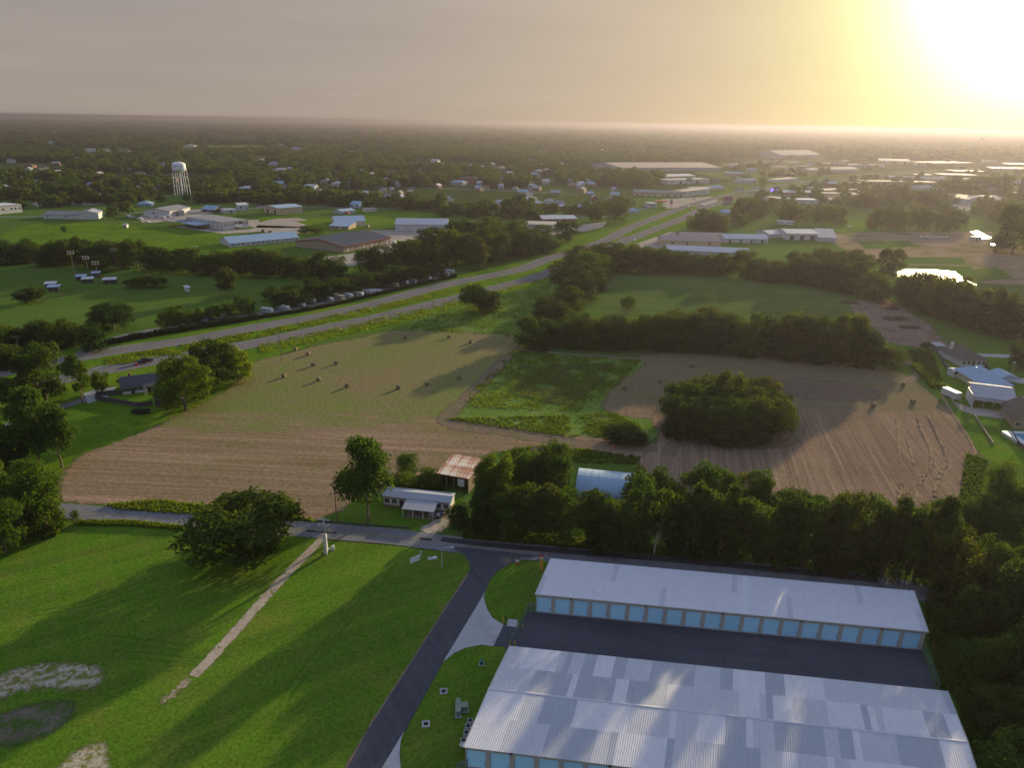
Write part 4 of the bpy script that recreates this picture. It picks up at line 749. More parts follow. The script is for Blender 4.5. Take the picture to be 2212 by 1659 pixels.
def roof_mesh(kind, L, D, h, rise, o, mat, th=.16):
    mb = MB(); s = rise/(D/2) if D else 0
    if kind == 'gable': mb.prism([(-o, h-o*s+.02), (D/2, h+rise+.02), (D+o, h-o*s+.02), (D+o, h-o*s+th), (D/2, h+rise+th+.03), (-o, h-o*s+th)], -o, L+o, 'x')
    elif kind == 'gabley':
        s = rise/(L/2); mb.prism([(-o, h-o*s+.02), (L/2, h+rise+.02), (L+o, h-o*s+.02), (L+o, h-o*s+th), (L/2, h+rise+th+.03), (-o, h-o*s+th)], -o, D+o, 'y')
    elif kind == 'mono': s = rise/D; mb.prism([(-o, h-o*s+.02), (D+o, h+rise+o*s+.02), (D+o, h+rise+o*s+th), (-o, h-o*s+th)], -o, L+o, 'x')
    elif kind == 'flat': mb.box(-o, -o, h+.01, L+o, D+o, h+.22); mb.box(o, o, h+.225, L-o, D-o, h+.26)
    elif kind == 'hip':
        z0 = h-.05; a = min(L, D)/2
        if L >= D: r0, r1 = (D/2, D/2), (L-D/2, D/2)
        else: r0, r1 = (L/2, L/2), (L/2, D-L/2)
        c = [(-o, -o, z0), (L+o, -o, z0), (L+o, D+o, z0), (-o, D+o, z0)]; p, q = (*r0, h+rise), (*r1, h+rise)
        if L >= D: fs = [(c[0], c[1], q, p), (c[1], c[2], q), (c[2], c[3], p, q), (c[3], c[0], p)]
        else: fs = [(c[0], c[1], p), (c[1], c[2], q, p), (c[2], c[3], q), (c[3], c[0], p, q)]
        for f_ in fs: mb.quad(*f_)
        mb.quad(*[(x, y, z-.01) for x, y, z in c]); 
    elif kind == 'arch':
        n = 14; pr = [(D/2-(D/2+o)*math.cos(math.pi*k/n), h+rise*math.sin(math.pi*k/n)) for k in range(n+1)]; mb.prism(pr+[(D+o-.1, h), (-o+.1, h)][::1], -o, L+o, 'x')
    return mb.mesh(mat, 'roof', False)
def wall_mesh(kind, L, D, h, rise, mat):
    mb = MB(); e = .03
    if kind == 'gable': mb.prism([(0, 0), (D, 0), (D, h), (D/2, h+rise-e), (0, h)], 0, L, 'x')
    elif kind == 'gabley': mb.prism([(0, 0), (L, 0), (L, h), (L/2, h+rise-e), (0, h)], 0, D, 'y')
    elif kind == 'mono': mb.prism([(0, 0), (D, 0), (D, h+rise-e), (0, h-e)], 0, L, 'x')
    else: mb.box(0, 0, 0, L, D, h)
    return mb.mesh(mat, 'wall')
_wm = {}
def pane(w_, h_, mat=None):
    k = (round(w_, 2), round(h_, 2), mat)
    if k not in _wm: _wm[k] = MB().box(-w_/2, -.05, 0, w_/2, .05, h_).mesh(mat or GLASS, 'pane')
    return _wm[k]
def winframe(w_, h_):
    k = (round(w_, 2), round(h_, 2), 'f')
    if k not in _wm:
        mb = MB(); e = .07
        mb.box(-w_/2-e, -.09, -e, w_/2+e, -.01, 0).box(-w_/2-e, -.09, h_, w_/2+e, -.01, h_+e).box(-w_/2-e, -.09, 0, -w_/2, -.01, h_).box(w_/2, -.09, 0, w_/2+e, -.01, h_).box(-.03, -.085, 0, .03, -.015, h_)
        _wm[k] = mb.mesh(FRAME, 'frame')
    return _wm[k]
BUILT = []
def bld(name, label, A, B, D, h, roof='gable', rise=1.2, wm='white', rm='galv', wins=0, doors=0, over=.4, cat='building', group=None, framed=False, winz=1.0, winh=1.2, winw=1.1, back_wins=0, side=0, doormat=None, doorw=1.1, doorh=2.1, world=None):
    a, b2 = (G(*A), G(*B)) if world is None else world
    u = b2-a; L = u.length; rz = math.atan2(u.y, u.x)
    o = empty(name, (a.x, a.y, 0), rz, label, cat, group)
    link('wall', wall_mesh(roof, L, D, h, rise, WALL[wm]), o)
    link('roof', roof_mesh(roof, L, D, h, rise, over, ROOF[rm]), o)
    slots = wins+doors
    order = [(k+.5)/slots*L for k in range(slots)] if slots else []; dset = set(int((k+.5)*slots/doors) for k in range(doors)) if doors else set()
    for k, x in enumerate(order):
        if k in dset: link('door', pane(doorw, doorh, doormat or DARK), o, (x, -.01, .05))
        else:
            w1 = link('window', pane(winw, winh), o, (x, -.01, winz))
            if framed: link('frame', winframe(winw, winh), w1)
    for k in range(side):
        for xs_, rr in ((L, R(90)), (0, R(-90))):
            w1 = link('window', pane(winw, winh), o, (xs_+(.01 if rr > 0 else -.01), (k+.5)/side*D, winz), (0, 0, rr))
            if framed: link('frame', winframe(winw, winh), w1)
    BUILT.append(o); return o, L
def mh(x, y, px): return hgt(x, y, y-px)
# ---- the two storage buildings (slightly skewed in plan, as surveyed)
GAL = [metalmat('galvalume_light', (.57, .57, .61), .62, .05), metalmat('galvalume_mid', (.47, .48, .525), .62, .05), metalmat('galvalume_dull', (.35, .375, .43), .62, .08), metalmat('translucent_sheet', (.58, .60, .64), .6, .0)]
def storage(label, FL, e1, e2, hf, hb, ncol, rows, ridge, tint, ndoor, skip_wall=False):
    o = empty('storage_building', FL, 0, label, 'building'); L = e1.length; D = e2.length; ux = e1/L; uy = e2/D
    def at(a, d, z): q = ux*a+uy*d; return (q.x, q.y, z)
    def ztop(d): return hf+(hb-hf)*d/D+ridge*(1-abs(2*d/D-1))
    mb = MB(); rc = .18
    for p, q in (((0, rc), (L, rc)), ((L, rc), (L, D)), ((L, D), (0, D)), ((0, D), (0, rc))):
        mb.quad(at(*p, 0), at(*q, 0), at(*q, ztop(q[1])-.03), at(*p, ztop(p[1])-.03))
    mb.build('wall', WALL['taupe'], o)
    hd = hf*.17; mb = MB(); v = [at(0, 0, hf-hd), at(L, 0, hf-hd), at(L, rc-.005, hf-hd), at(0, rc-.005, hf-hd)]; v2 = [(x, y, hf-.03) for x, y, z in v]
    for k in range(4): mb.quad(v[k], v[(k+1) % 4], v2[(k+1) % 4], v2[k])
    mb.quad(*v); mb.quad(*v2); mb.build('header', WALL['taupe'], o)
    pitch = (L-.25)/ndoor; dw = pitch*.79; ang = math.atan2(ux.y, ux.x); dh = hf-hd-.18
    dm = MB(); ns = 16
    for k in range(ns):
        z0, z1 = k*dh/ns, (k+1)*dh/ns; dm.quad((0, 0, z0), (dw, 0, z0), (dw, -.035, (z0+z1)/2), (0, -.035, (z0+z1)/2)); dm.quad((0, -.035, (z0+z1)/2), (dw, -.035, (z0+z1)/2), (dw, 0, z1), (0, 0, z1))
    dme = dm.mesh(BLUEDOOR, 'roll_door'); lat = MB().box(-.05, -.1, 0, .05, -.03, .22).mesh(BLACK, 'latch'); bot = MB().box(-.02, -.06, -.04, dw+.02, .01, .05).mesh(STEEL, 'bottom_bar')
    pil = MB().box(0, 0, 0, pitch-dw-.04, .17, hf-hd-.002).mesh(WALL['taupe'], 'pilaster'); sill = MB().box(0, -.04, 0, dw+.04, .15, .13).mesh(CONC, 'sill'); lamp = MB().box(-.18, -.22, 0, .18, -.002, .24).mesh(BLACK, 'wall_lamp')
    for k in range(ndoor):
        x = .16+k*pitch; d = link('roll_door', dme, o, at(x+.02, rc-.03, .17), (0, 0, ang)); link('latch', lat, d, (dw-.12, 0, .9)); link('bottom_bar', bot, d, (0, 0, 0))
        link('pilaster', pil, o, at(x+dw+.04, .005, 0), (0, 0, ang)); link('sill', sill, o, at(x, .01, 0), (0, 0, ang))
        if k % 4 == 1: link('wall_lamp', lamp, o, at(x+dw+.25, -.01, hf-.5), (0, 0, ang))
    link('pilaster', MB().box(0, 0, 0, .15, .17, hf-hd-.002).mesh(WALL['taupe'], 'pilaster'), o, at(0, .005, 0), (0, 0, ang))
    # ribbed sheets, each its own piece, lapped row over row
    ov = .35; tot = D+2*ov; pw = (L+.3)/ncol; pl = tot/rows; meshes = {}
    for r_ in range(rows):
        d0 = -ov+r_*pl; d1 = d0+pl+.12*(1 if r_ < rows-1 else 0)
        zc = lambda d: ztop(min(max(d, 0), D))+(.0 if 0 <= d <= D else 0)
        def pm(mi):
            key = (r_, mi)
            if key in meshes: return meshes[key]
            prof = []; nr = 3
            for q in range(nr):
                b0 = q*pw/nr; prof += [(b0, 0), (b0+pw/nr*.58, 0), (b0+pw/nr*.68, .045), (b0+pw/nr*.86, .045)]
            prof.append((pw, 0)); mb = MB(); low = [(*(ux*a+uy*d0).to_tuple(), ) for a, z in prof]
            for i in range(len(prof)-1):
                (a0, h0), (a1, h1) = prof[i], prof[i+1]; P4 = []
                for (a, hh, d) in ((a0, h0, d0), (a1, h1, d0), (a1, h1, d1), (a0, h0, d1)): q3 = ux*a+uy*d; P4.append((q3.x, q3.y, zc(d)+hh+.012*(rows-r_)))
                mb.quad(*P4)
            me = mb.mesh(GAL[mi], 'roof_sheet')
            meshes[key] = me; return me
        for c in range(ncol):
            s = ux*(-.15+c*pw); link('roof_sheet', pm(tint(r_, c)), o, (s.x, s.y, 0))
    # rake and eave trims
    mb = MB()
    for x in (-.2, L+.16):
        pts = [(-ov, ztop(0))]+([(D/2, ztop(D/2))] if ridge else [])+[(D+ov, ztop(D))]
        for (d0, z0), (d1, z1) in zip(pts, pts[1:]):
            mb.quad(at(x, d0, z0-.2), at(x, d1, z1-.2), at(x, d1, z1+.09), at(x, d0, z0+.09)); mb.quad(at(x, d0, z0+.09), at(x, d1, z1+.09), at(x+.1, d1, z1+.09), at(x+.1, d0, z0+.09)); mb.quad(at(x+.1, d0, z0-.2), at(x+.1, d1, z1-.2), at(x+.1, d1, z1+.09), at(x+.1, d0, z0+.09))
    mb.build('rake_trim', WALL['taupe'], o)
    if ridge:
        mb = MB(); mb.quad(at(-.2, D/2-.22, ztop(D/2)+.06), at(L+.2, D/2-.22, ztop(D/2)+.06), at(L+.2, D/2, ztop(D/2)+.12), at(-.2, D/2, ztop(D/2)+.12)); mb.quad(at(-.2, D/2+.22, ztop(D/2)+.06), at(L+.2, D/2+.22, ztop(D/2)+.06), at(L+.2, D/2, ztop(D/2)+.12), at(-.2, D/2, ztop(D/2)+.12)); mb.build('ridge_cap', GAL[1], o)
    else:
        mb = MB(); 
        for d in (-ov-.06,): mb.quad(at(-.2, d, hf-.12), at(L+.2, d, hf-.12), at(L+.2, d, hf+.10), at(-.2, d, hf+.10)); mb.quad(at(-.2, d, hf+.10), at(L+.2, d, hf+.10), at(L+.2, d+.14, hf+.105), at(-.2, d+.14, hf+.105))
        mb.build('gutter', WALL['taupe'], o)
    return o
FLn = G(1157, 1323.5); e1n = G(1991, 1406)-FLn; hN = hgt(1157, 1323.5, 1282.5)
e2n = ((G(1189, 1208, hN+.25)-G(1155, 1281.7, hN))+(G(1965, 1277, hN+.25)-G(1996, 1361, hN)))/2; e2n.z = 0
def tintN(r_, c): return 3 if (c == 38) else (1 if (r_*7+c*3) % 23 == 0 else 0)
storage('long upper storage building with a row of light blue roll doors', FLn, e1n, e2n, hN, hN+.25, 70, 2, 0, tintN, 20)
e1s = G(2045, 1497, 4.2)-G(1101, 1399, 4.2); e2s = G(1101, 1399, 4.2)-G(1005, 1612, 4.2); FLs = G(1005, 1612, 4.2); FLs.z = 0; e1s.z = e2s.z = 0
_rt = random.Random(21); runs = []
for r_ in range(4):
    L_ = []
    while len(L_) < 70: L_ += [_rt.choices((0, 1, 2), (3.6, 3.4, 2.6))[0]]*_rt.choice((1, 1, 1, 2, 2, 3, 5, 6))
    runs.append(L_)
storage('wide lower storage building with a patchwork ribbed metal roof', FLs, e1s, e2s, 4.2, 4.2, 70, 4, .62, lambda r_, c: runs[r_][c], 20)
# ---- mobile home with porch roof
def porch(o, x0, x1, y0, y1, z0, z1, mat, posts, th=.08, pm=None):
    mb = MB(); mb.quad((x0, y0, z0), (x1, y0, z0), (x1, y1, z1), (x0, y1, z1)); mb.quad((x0, y0, z0+th), (x1, y0, z0+th), (x1, y1, z1+th), (x0, y1, z1+th)); mb.quad((x0, y0, z0), (x1, y0, z0), (x1, y0, z0+th), (x0, y0, z0+th)); mb.quad((x0, y0, z0), (x0, y1, z1), (x0, y1, z1+th), (x0, y0, z0+th)); mb.quad((x1, y0, z0), (x1, y1, z1), (x1, y1, z1+th), (x1, y0, z0+th))
    mb.build('porch_roof', mat, o); pme = MB().box(-.06, -.06, 0, .06, .06, z0).mesh(pm or FRAME, 'post')
    for k in range(posts): link('post', pme, o, (x0+.2+(x1-x0-.4)*k/max(1, posts-1), y0+.15, 0))
o, L = bld('mobile_home', 'long white mobile home with a metal porch roof beside the lane', (829, 1093), (972, 1108), 4.4, 2.7, 'gable', .45, 'white', 'galv', 7, 2, .25, 'house', framed=True)
porch(o, L*.36, L*.83, -4.2, 0, 2.2, 2.65, ROOF['galv'], 4); MB().box(L*.40, -4, 0, L*.8, -.02, .35).build('deck', WOOD, o); MB().box(-.03, -.03, 0, L+.03, 4.43, .55).build('skirting', WOOD, o); MB().box(-.2, -.36, 2.55, L+.2, -.28, 2.72).build('gutter', WOOD, o)
# ---- rusty tin barn: every sheet of the roof on its own
def sheetbarn(label, A, B, D, hf, hb, mat, n):
    o = empty('barn', G(*A), 0, label, 'barn'); u = G(*B)-G(*A); L = u.length; o.rotation_euler[2] = math.atan2(u.y, u.x)
    MB().box(0, .02, 0, .12, D, hf-.1).box(L-.12, .02, 0, L, D, hf-.1).box(.121, D-.12, 0, L-.121, D, hb-.15).build('wall', WOOD, o)
    for k in range(5): MB().box(-.1, -.1, 0, .1, .1, hf-.05).build('post', WOOD, o, loc=(.12+(L-.24)*k/4, .15, 0))
    MB().box(.1, 0, hf-.35, L-.1, .12, hf-.04).build('beam', WOOD, o)
    pw = (L+.8)/n; mb = MB()
    for q in range(4): mb.quad((pw*q/4, -.5, hf), (pw*(q+.5)/4, -.5, hf+.05), (pw*(q+.5)/4, D*.5, (hf+hb)/2+.05), (pw*q/4, D*.5, (hf+hb)/2)); mb.quad((pw*(q+.5)/4, -.5, hf+.05), (pw*(q+1)/4, -.5, hf), (pw*(q+1)/4, D*.5, (hf+hb)/2), (pw*(q+.5)/4, D*.5, (hf+hb)/2+.05))
    me = mb.mesh(mat, 'roof_sheet')
    for r_ in range(2):
        for k in range(n): link('roof_sheet', me, o, (-.4+k*pw, r_*(D*.5+.4), r_*((hb-hf)/2)+.03*(1-r_)+random.uniform(0, .03)))
    return o, L
bo, bL = sheetbarn('open barn with a rusty tin roof behind the mobile home', (948, 1054), (1012, 1066), 9.5, 4.3, 5.0, ROOF['rust'], 10)
hay = flat('stored_hay', (.20, .13, .06), .95, var=.3, scale=4)
for k in range(5): MB().lathe([(.0, 0), (.7, 0), (.75, .1), (.75, 1.1), (.7, 1.2), (0, 1.2)], 12).build('stored_bale', hay, bo, loc=(1.2+k*1.6, 5.5-(k % 2), 0))
MB().box(bL*.64, -.02, 1.6, bL*.86, .05, 3.6).build('white_panel', WALL['white'], bo)
# ---- arched barn
o, L = bld('arched_barn', 'blue-grey arched metal barn half hidden behind the belt trees', (1243, 1082), (1366, 1095), 11.5, 1.7, 'arch', 3.4, 'dark', 'blue', 0, 2, .2, 'barn', doorw=3, doorh=2)
for k in range(9): MB().prism([(5.75-(5.98)*math.cos(math.pi*q/14), 1.7+3.46*math.sin(math.pi*q/14)) for q in range(15)]+[(5.75-(5.94)*math.cos(math.pi*q/14), 1.7+3.4*math.sin(math.pi*q/14)) for q in range(14, -1, -1)], k*L/8-.05, k*L/8+.05, 'x').build('roof_rib', ROOF['galv'], o)
# ---- ranch house
o, L = bld('ranch_house', 'low white ranch house with a charcoal shingle roof beside the highway', (266, 853), (345, 843), 9.5, 2.8, 'gable', 1.9, 'white', 'shingle', 7, 2, .6, 'house', framed=True, winw=1.4)
MB().box(L*.62, -2.5, 0, L*.66, -2.3, 2.5).box(L*.9, -2.5, 0, L*.94, -2.3, 2.5).build('post', FRAME, o); porch(o, L*.58, L*.97, -3.0, -.3, 2.6, 3.1, ROOF['shingle'], 2)
MB().box(2, 5.4, 4.0, 2.9, 6.2, 5.6).build('chimney', WALL['brick'], o)
fo = empty('garden_fence', G(206, 858), 0, 'dark board fence round the ranch house back garden', 'fence')
def fencerun(o, px, h, mat, step=2.4, th=.08, planks=True):
    P = [G(*p)-o.location for p in px]
    for a, b2 in zip(P, P[1:]):
        d = b2-a; L = d.length; n = max(1, int(L/step)); rz = math.atan2(d.y, d.x)
        bd = MB().box(0, -th/2, .05, L/n-.06, th/2, h).mesh(mat, 'fence_board'); ps = MB().box(-.06, -.07, 0, .06, .07, h+.1).mesh(mat, 'post')
        for k in range(n+1):
            q = a+d*(k/n); link('post', ps, o, q, (0, 0, rz))
            if k < n: link('fence_panel', bd, o, q+d.normalized()*.03, (0, 0, rz))
fencerun(fo, [(268, 852), (210, 856), (207, 864), (300, 880), (330, 876)], 1.7, WALL['dark'])
MB().box(0, 0, 0, 4, 3, 2.2).prism([(-.3, 2.21), (1.5, 3.2), (3.3, 2.21)], -.2, 4.2, 'x').build('garden_shed', WALL['dark'], None, loc=G(336, 878), rot=(0, 0, .2)); tag(bpy.data.objects['garden_shed'], 'small black shed at the corner of the ranch house fence', 'shed')
# ---- houses on the right
o, L = bld('house', 'white house with a dark brown hip roof and a chimney', (2075, 792), (2128, 792), 15, 2.8, 'hip', 3.2, 'white', 'brown', 4, 1, .7, 'house', framed=True); MB().box(1.5, 10, 3, 2.5, 11, 6.8).build('chimney', WALL['white'], o)
o, L = bld('house', 'house with a pale blue metal hip roof above the open carport', (2116, 846), (2182, 848), 17, 2.8, 'hip', 3.4, 'cream', 'blue', 4, 1, .7, 'house'); MB().prism([(L-1, 2.6), (L+3.5, 4.4), (L+8, 2.6)], 7, 15, 'y').build('wing_roof', ROOF['blue'], o)
for q in (5, 8, 11): MB().tube((L*.35, q, 4.5), (L*.35, q, 5.6), .2).build('vent', STEEL, o)
o, L = bld('carport', 'long open metal carport with a sun-lit pale roof', (2098.6, 881), (2190, 893), 10.5, 4.0, 'gable', .9, 'silver', 'galv', 0, 0, .3, 'carport')
bpy.data.objects.remove([c for c in o.children if c.name.startswith('roof')][0]); MB().prism([(-.3, 4.02), (8.4, 6.0), (10.8, 5.5), (10.8, 5.65), (8.4, 6.16), (-.3, 4.17)], -.3, L+.3, 'x').build('roof', ROOF['galv'], o)
bpy.data.objects.remove([c for c in o.children if c.name.startswith('wall')][0]); D_ = 10.5
MB().box(0, 0, 0, .12, D_, 4.0).box(.121, D_-.12, 0, L, D_, 4.0).build('wall', WALL['silver'], o); MB().box(0, -.02, 2.9, L, .08, 4.0).build('fascia', WALL['silver'], o)
for k in range(5): MB().box(-.1, 0, 0, .1, .2, 2.9).build('post', STEEL, o, loc=(.15+(L-.3)*k/4, .1, 0))
bld('garden_shed', 'small white shed with a rounded metal roof behind the hip-roofed houses', (2057, 815), (2080, 815.5), 4, 2.3, 'gable', .5, 'white', 'white', 1, 1, .15, 'shed')
o, L = bld('pavilion', 'small open shelter with a metal roof at the top of the lots', (2020, 759.5), (2038, 760), 4, 2.4, 'mono', .3, 'dark', 'galv', 0, 0, .3, 'shelter')
for x in (.1, L-.1): MB().box(x-.07, -.25, 0, x+.07, -.12, 2.4).build('post', FRAME, o)
bld('house', 'brick house with a dark roof cut by the right picture edge', (2186, 925), (2262, 935), 14, 3.0, 'gabley', 3.4, 'tan', 'brown', 3, 1, .6, 'house', framed=True)
# ---- industrial park beyond the highway and everything else along it
M1 = lambda x, y, p: mh(x, y, p)
SPEC = [  # name, label, A, B, depth, wall px, roof, rise, wall, roofmat, windows, doors
 ('office_building', 'white two-storey office with upper windows at the left picture edge', (-14, 464), (49, 458), 26, 17, 'flat', 0, 'white', 'white', 6, 1),
 ('metal_shed', 'long low white shed left of the pair by the round tree', (94, 472), (172, 473), 20, 9, 'gable', 2, 'white', 'grey', 2, 2),
 ('metal_shed', 'square white shed right of the pair by the round tree', (172, 474), (214, 473), 22, 13, 'gabley', 2, 'white', 'galv', 0, 1),
 ('workshop', 'white workshop with a dark roof behind a row of parked trucks', (312, 466), (368, 468), 34, 12, 'gabley', 2.2, 'white', 'grey', 1, 3),
 ('workshop', 'dark-walled workshop joined to the white one by the parked trucks', (369, 467), (399, 465), 30, 9, 'gable', 2, 'grey', 'grey', 0, 1),
 ('house', 'small pale blue house in the grass near the water tower', (298, 446), (328, 445.5), 14, 6, 'hip', 2.5, 'blue', 'blue', 3, 1),
 ('shed', 'open shed with a folded pale roof on the gravel yard', (436, 457), (463, 459), 14, 6, 'gable', 3, 'dark', 'blue', 0, 1),
 ('metal_shed', 'low silver shed left of the tall silver shed', (487, 461), (512, 459), 10, 7, 'mono', .6, 'silver', 'galv', 0, 1),
 ('metal_shed', 'tall silver shed on the mown lot right of the water tower', (516, 456), (538, 455), 12, 13, 'mono', 1, 'silver', 'white', 1, 1),
 ('warehouse', 'beige box warehouse on the mown lot', (571, 458), (603, 464), 26, 14, 'gabley', 1.2, 'beige', 'blue', 0, 2),
 ('metal_shed', 'small grey annex right of the beige box warehouse', (631, 458), (650, 456), 14, 8, 'flat', 0, 'grey', 'galv', 1, 1),
 ('house', 'small pale house at the far end of the mown lots', (756, 447), (776, 448), 14, 6, 'gable', 3, 'blue', 'blue', 2, 1),
 ('office_building', 'low office with a pale blue front roof beside two lawn trees', (711, 494), (753, 496), 16, 6, 'mono', 2, 'tan', 'blue', 5, 1),
 ('warehouse', 'pale blue-roofed warehouse behind the low office', (724, 489), (790, 487), 30, 10, 'gable', 3, 'cream', 'blue', 1, 3),
 ('warehouse', 'long silver warehouse with a bright white roof', (854, 499), (966, 500), 28, 15, 'gable', 3.2, 'silver', 'white', 0, 4),
 ('warehouse', 'long warehouse with a pale blue roof and a band of small windows', (498, 534), (646, 520), 22, 7, 'gable', 3.4, 'white', 'blue', 12, 2),
 ('warehouse', 'wide dark-roofed warehouse with red roof edges', (743, 546), (844, 525), 46, 13, 'gable', 3, 'tan', 'slate', 2, 4),
 ('shop', 'grey shop building behind the woods beside the highway', (1133, 497), (1201, 499), 22, 13, 'flat', 0, 'silver', 'lightgrey', 2, 1),
 ('shop', 'white-roofed shop with a red base beside the highway', (1172, 480), (1246, 479), 24, 7, 'gable', 2, 'brick', 'white', 6, 1),
 ('shed', 'tiny white shed on the corner of the industrial drive', (266, 492), (274, 492), 4, 6, 'gable', .6, 'white', 'white', 0, 1),
 ('metal_shed', 'low shed with a red trailer on the mown lot', (738, 463), (768, 460), 14, 6, 'gable', 1.6, 'grey', 'blue', 1, 1),
 ('shed', 'cream box at the end of the paved lot', (794, 458), (814, 456), 8, 6, 'flat', 0, 'cream', 'galv', 0, 1),
 ('factory', 'huge flat-roofed factory behind the motel', (1340, 370), (1557, 369), 150, 8, 'gable', 6, 'grey', 'pink', 0, 6),
 ('warehouse', 'low white warehouse in front of the huge factory', (1315, 377), (1378, 377), 40, 6, 'flat', 0, 'white', 'white', 0, 3),
 ('warehouse', 'pale warehouse between trees behind the motel', (1438, 388), (1502, 386), 40, 7, 'gable', 2, 'cream', 'white', 0, 3),
 ('shop', 'wide pale shop front behind the motel', (1443, 398), (1532, 395), 24, 9, 'flat', 0, 'white', 'lightgrey', 3, 2),
 ('motel', 'long low motel wing with many doors', (1368, 421), (1478, 425), 14, 8, 'gable', 2, 'cream', 'lightgrey', 12, 8),
 ('motel', 'two-storey motel block with pale columns', (1478, 425), (1534, 418), 18, 11, 'flat', 0, 'white', 'pink', 8, 3),
 ('gas_station', 'white gas station shop beside the highway', (1400, 448), (1418, 448), 12, 9, 'flat', 0, 'white', 'galv', 2, 1),
 ('house', 'small white bungalow left of the gas station', (1360, 461), (1382, 461), 12, 6, 'hip', 2.6, 'white', 'blue', 3, 1),
 ('warehouse', 'long beige warehouse with a weathered pink roof beside the near carriageway', (1428, 531), (1556, 534), 20, 12, 'gable', 2.6, 'beige', 'pink', 3, 5),
 ('warehouse', 'white-roofed warehouse in front of the beige one', (1440, 548), (1617, 556), 16, 9, 'gable', 2.2, 'silver', 'white', 2, 4),
 ('warehouse', 'long white-roofed warehouse behind the beige one', (1565, 524), (1658, 525), 18, 9, 'gable', 2.4, 'silver', 'white', 0, 4),
 ('warehouse', 'flat warehouse with a brown roof behind the beige one', (1470, 516), (1562, 518), 18, 5, 'gable', 1.8, 'tan', 'pink', 0, 3),
 ('warehouse', 'grey warehouse with a bright ridge left of the tall silver one', (1662, 514), (1698, 513), 20, 8, 'gable', 2, 'silver', 'white', 0, 2),
 ('warehouse', 'tall silver warehouse with a stepped metal roof beyond the meadow', (1699, 518), (1765, 519), 26, 14, 'gable', 2, 'silver', 'white', 0, 3),
 ('warehouse', 'lower silver lean-to warehouse at the right of the tall silver one', (1766, 521), (1806, 523), 24, 9, 'mono', 4, 'silver', 'galv', 0, 1),
 ('arena', 'large pale domed hall near the horizon right of the highway', (1687, 343), (1772, 341), 90, 8, 'gable', 12, 'grey', 'lightgrey', 0, 2),
 ('warehouse', 'pale flat warehouse beyond the highway curve', (1898, 352), (1965, 354), 70, 6, 'gable', 4, 'cream', 'white', 0, 3),
 ('warehouse', 'sun-lit flat roof beyond the far right woods', (2011, 357), (2104, 356), 70, 5, 'flat', 0, 'tan', 'pink', 0, 3),
 ('warehouse', 'grey warehouse beside the far highway', (1796, 372), (1856, 371), 44, 6, 'gable', 4, 'grey', 'lightgrey', 2, 2),
 ('shop', 'small grey shop left of the warehouse beside the far highway', (1749, 371), (1791, 370), 30, 4, 'gable', 3, 'grey', 'lightgrey', 3, 1),
 ('shop', 'long shop row with a bright roof edge and parked cars', (1865, 399), (2024, 402), 30, 8, 'flat', 0, 'tan', 'lightgrey', 10, 6),
 ('warehouse', 'long brown warehouse behind the shop row', (1955, 393), (2050, 395), 40, 7, 'gable', 4, 'tan', 'lightgrey', 2, 3),
 ('warehouse', 'glinting roof behind the long brown warehouse', (2040, 381), (2111, 382), 40, 4, 'flat', 0, 'tan', 'galv', 0, 2),
 ('warehouse', 'brown block with a lit roof near the right edge', (2062, 374), (2128, 375), 40, 5, 'flat', 0, 'brick', 'pink', 0, 2),
 ('warehouse', 'long glinting roof at the far right edge', (2140, 368), (2230, 370), 50, 5, 'gable', 2, 'tan', 'galv', 0, 2),
 ('warehouse', 'upper glinting roof at the far right edge', (2175, 358), (2240, 359), 50, 4, 'gable', 2, 'tan', 'galv', 0, 2),
 ('shop', 'brick shop with a pale roof right of the billboards', (1692, 422), (1776, 423), 24, 7, 'gable', 2, 'brick', 'white', 6, 2),
 ('shop', 'brown shop right of the brick shop', (1780, 417), (1852, 415), 24, 6, 'flat', 0, 'tan', 'lightgrey', 4, 2),
 ('shop', 'low pale shop with a tan canopy below the billboards', (1648, 431), (1698, 436), 18, 6, 'flat', 0, 'white', 'lightgrey', 4, 1),
 ('warehouse', 'blue-grey workshop beyond the construction dirt', (2037, 436), (2090, 441), 50, 11, 'gable', 3, 'silver', 'pink', 0, 3),
 ('shed', 'small pale shed by the workshop yard beyond the construction dirt', (2098, 449), (2126, 451), 14, 6, 'mono', 1, 'silver', 'white', 0, 1),
 ('shed', 'low hip-roofed shed left of the workshop yard', (2036, 453), (2056, 452), 12, 6, 'hip', 2, 'silver', 'white', 0, 1),
 ('house', 'white farmhouse in the trees below the billboards', (1578, 477), (1612, 478), 12, 6, 'hip', 2.6, 'white', 'brown', 2, 1),
 ('house', 'blue-roofed shed left of the farmhouse below the billboards', (1553, 462), (1572, 466), 14, 6, 'gable', 2, 'blue', 'blue', 1, 1),
 ('mobile_home', 'white trailer home at the meadow edge below the tree clump', (1678, 484), (1714, 486), 5, 7, 'gable', .6, 'white', 'white', 4, 1),
 ('house', 'white house seen between trunks beyond the construction dirt', (1905, 436), (1922, 436), 14, 6, 'hip', 2.5, 'white', 'white', 2, 1),
 ('shop', 'shop with a green roof sign left of the far highway', (1540, 410), (1566, 409), 14, 5, 'hip', 3, 'cream', 'blue', 2, 1),
 ('shop', 'pale shop across the far highway with a pink oval sign', (1680, 394), (1724, 390), 18, 6, 'flat', 0, 'white', 'lightgrey', 4, 1),
 ('diner', 'low white roofed diner at the highway bend', (1490, 412), (1534, 411), 14, 5, 'gable', 1.5, 'white', 'white', 4, 1),
]
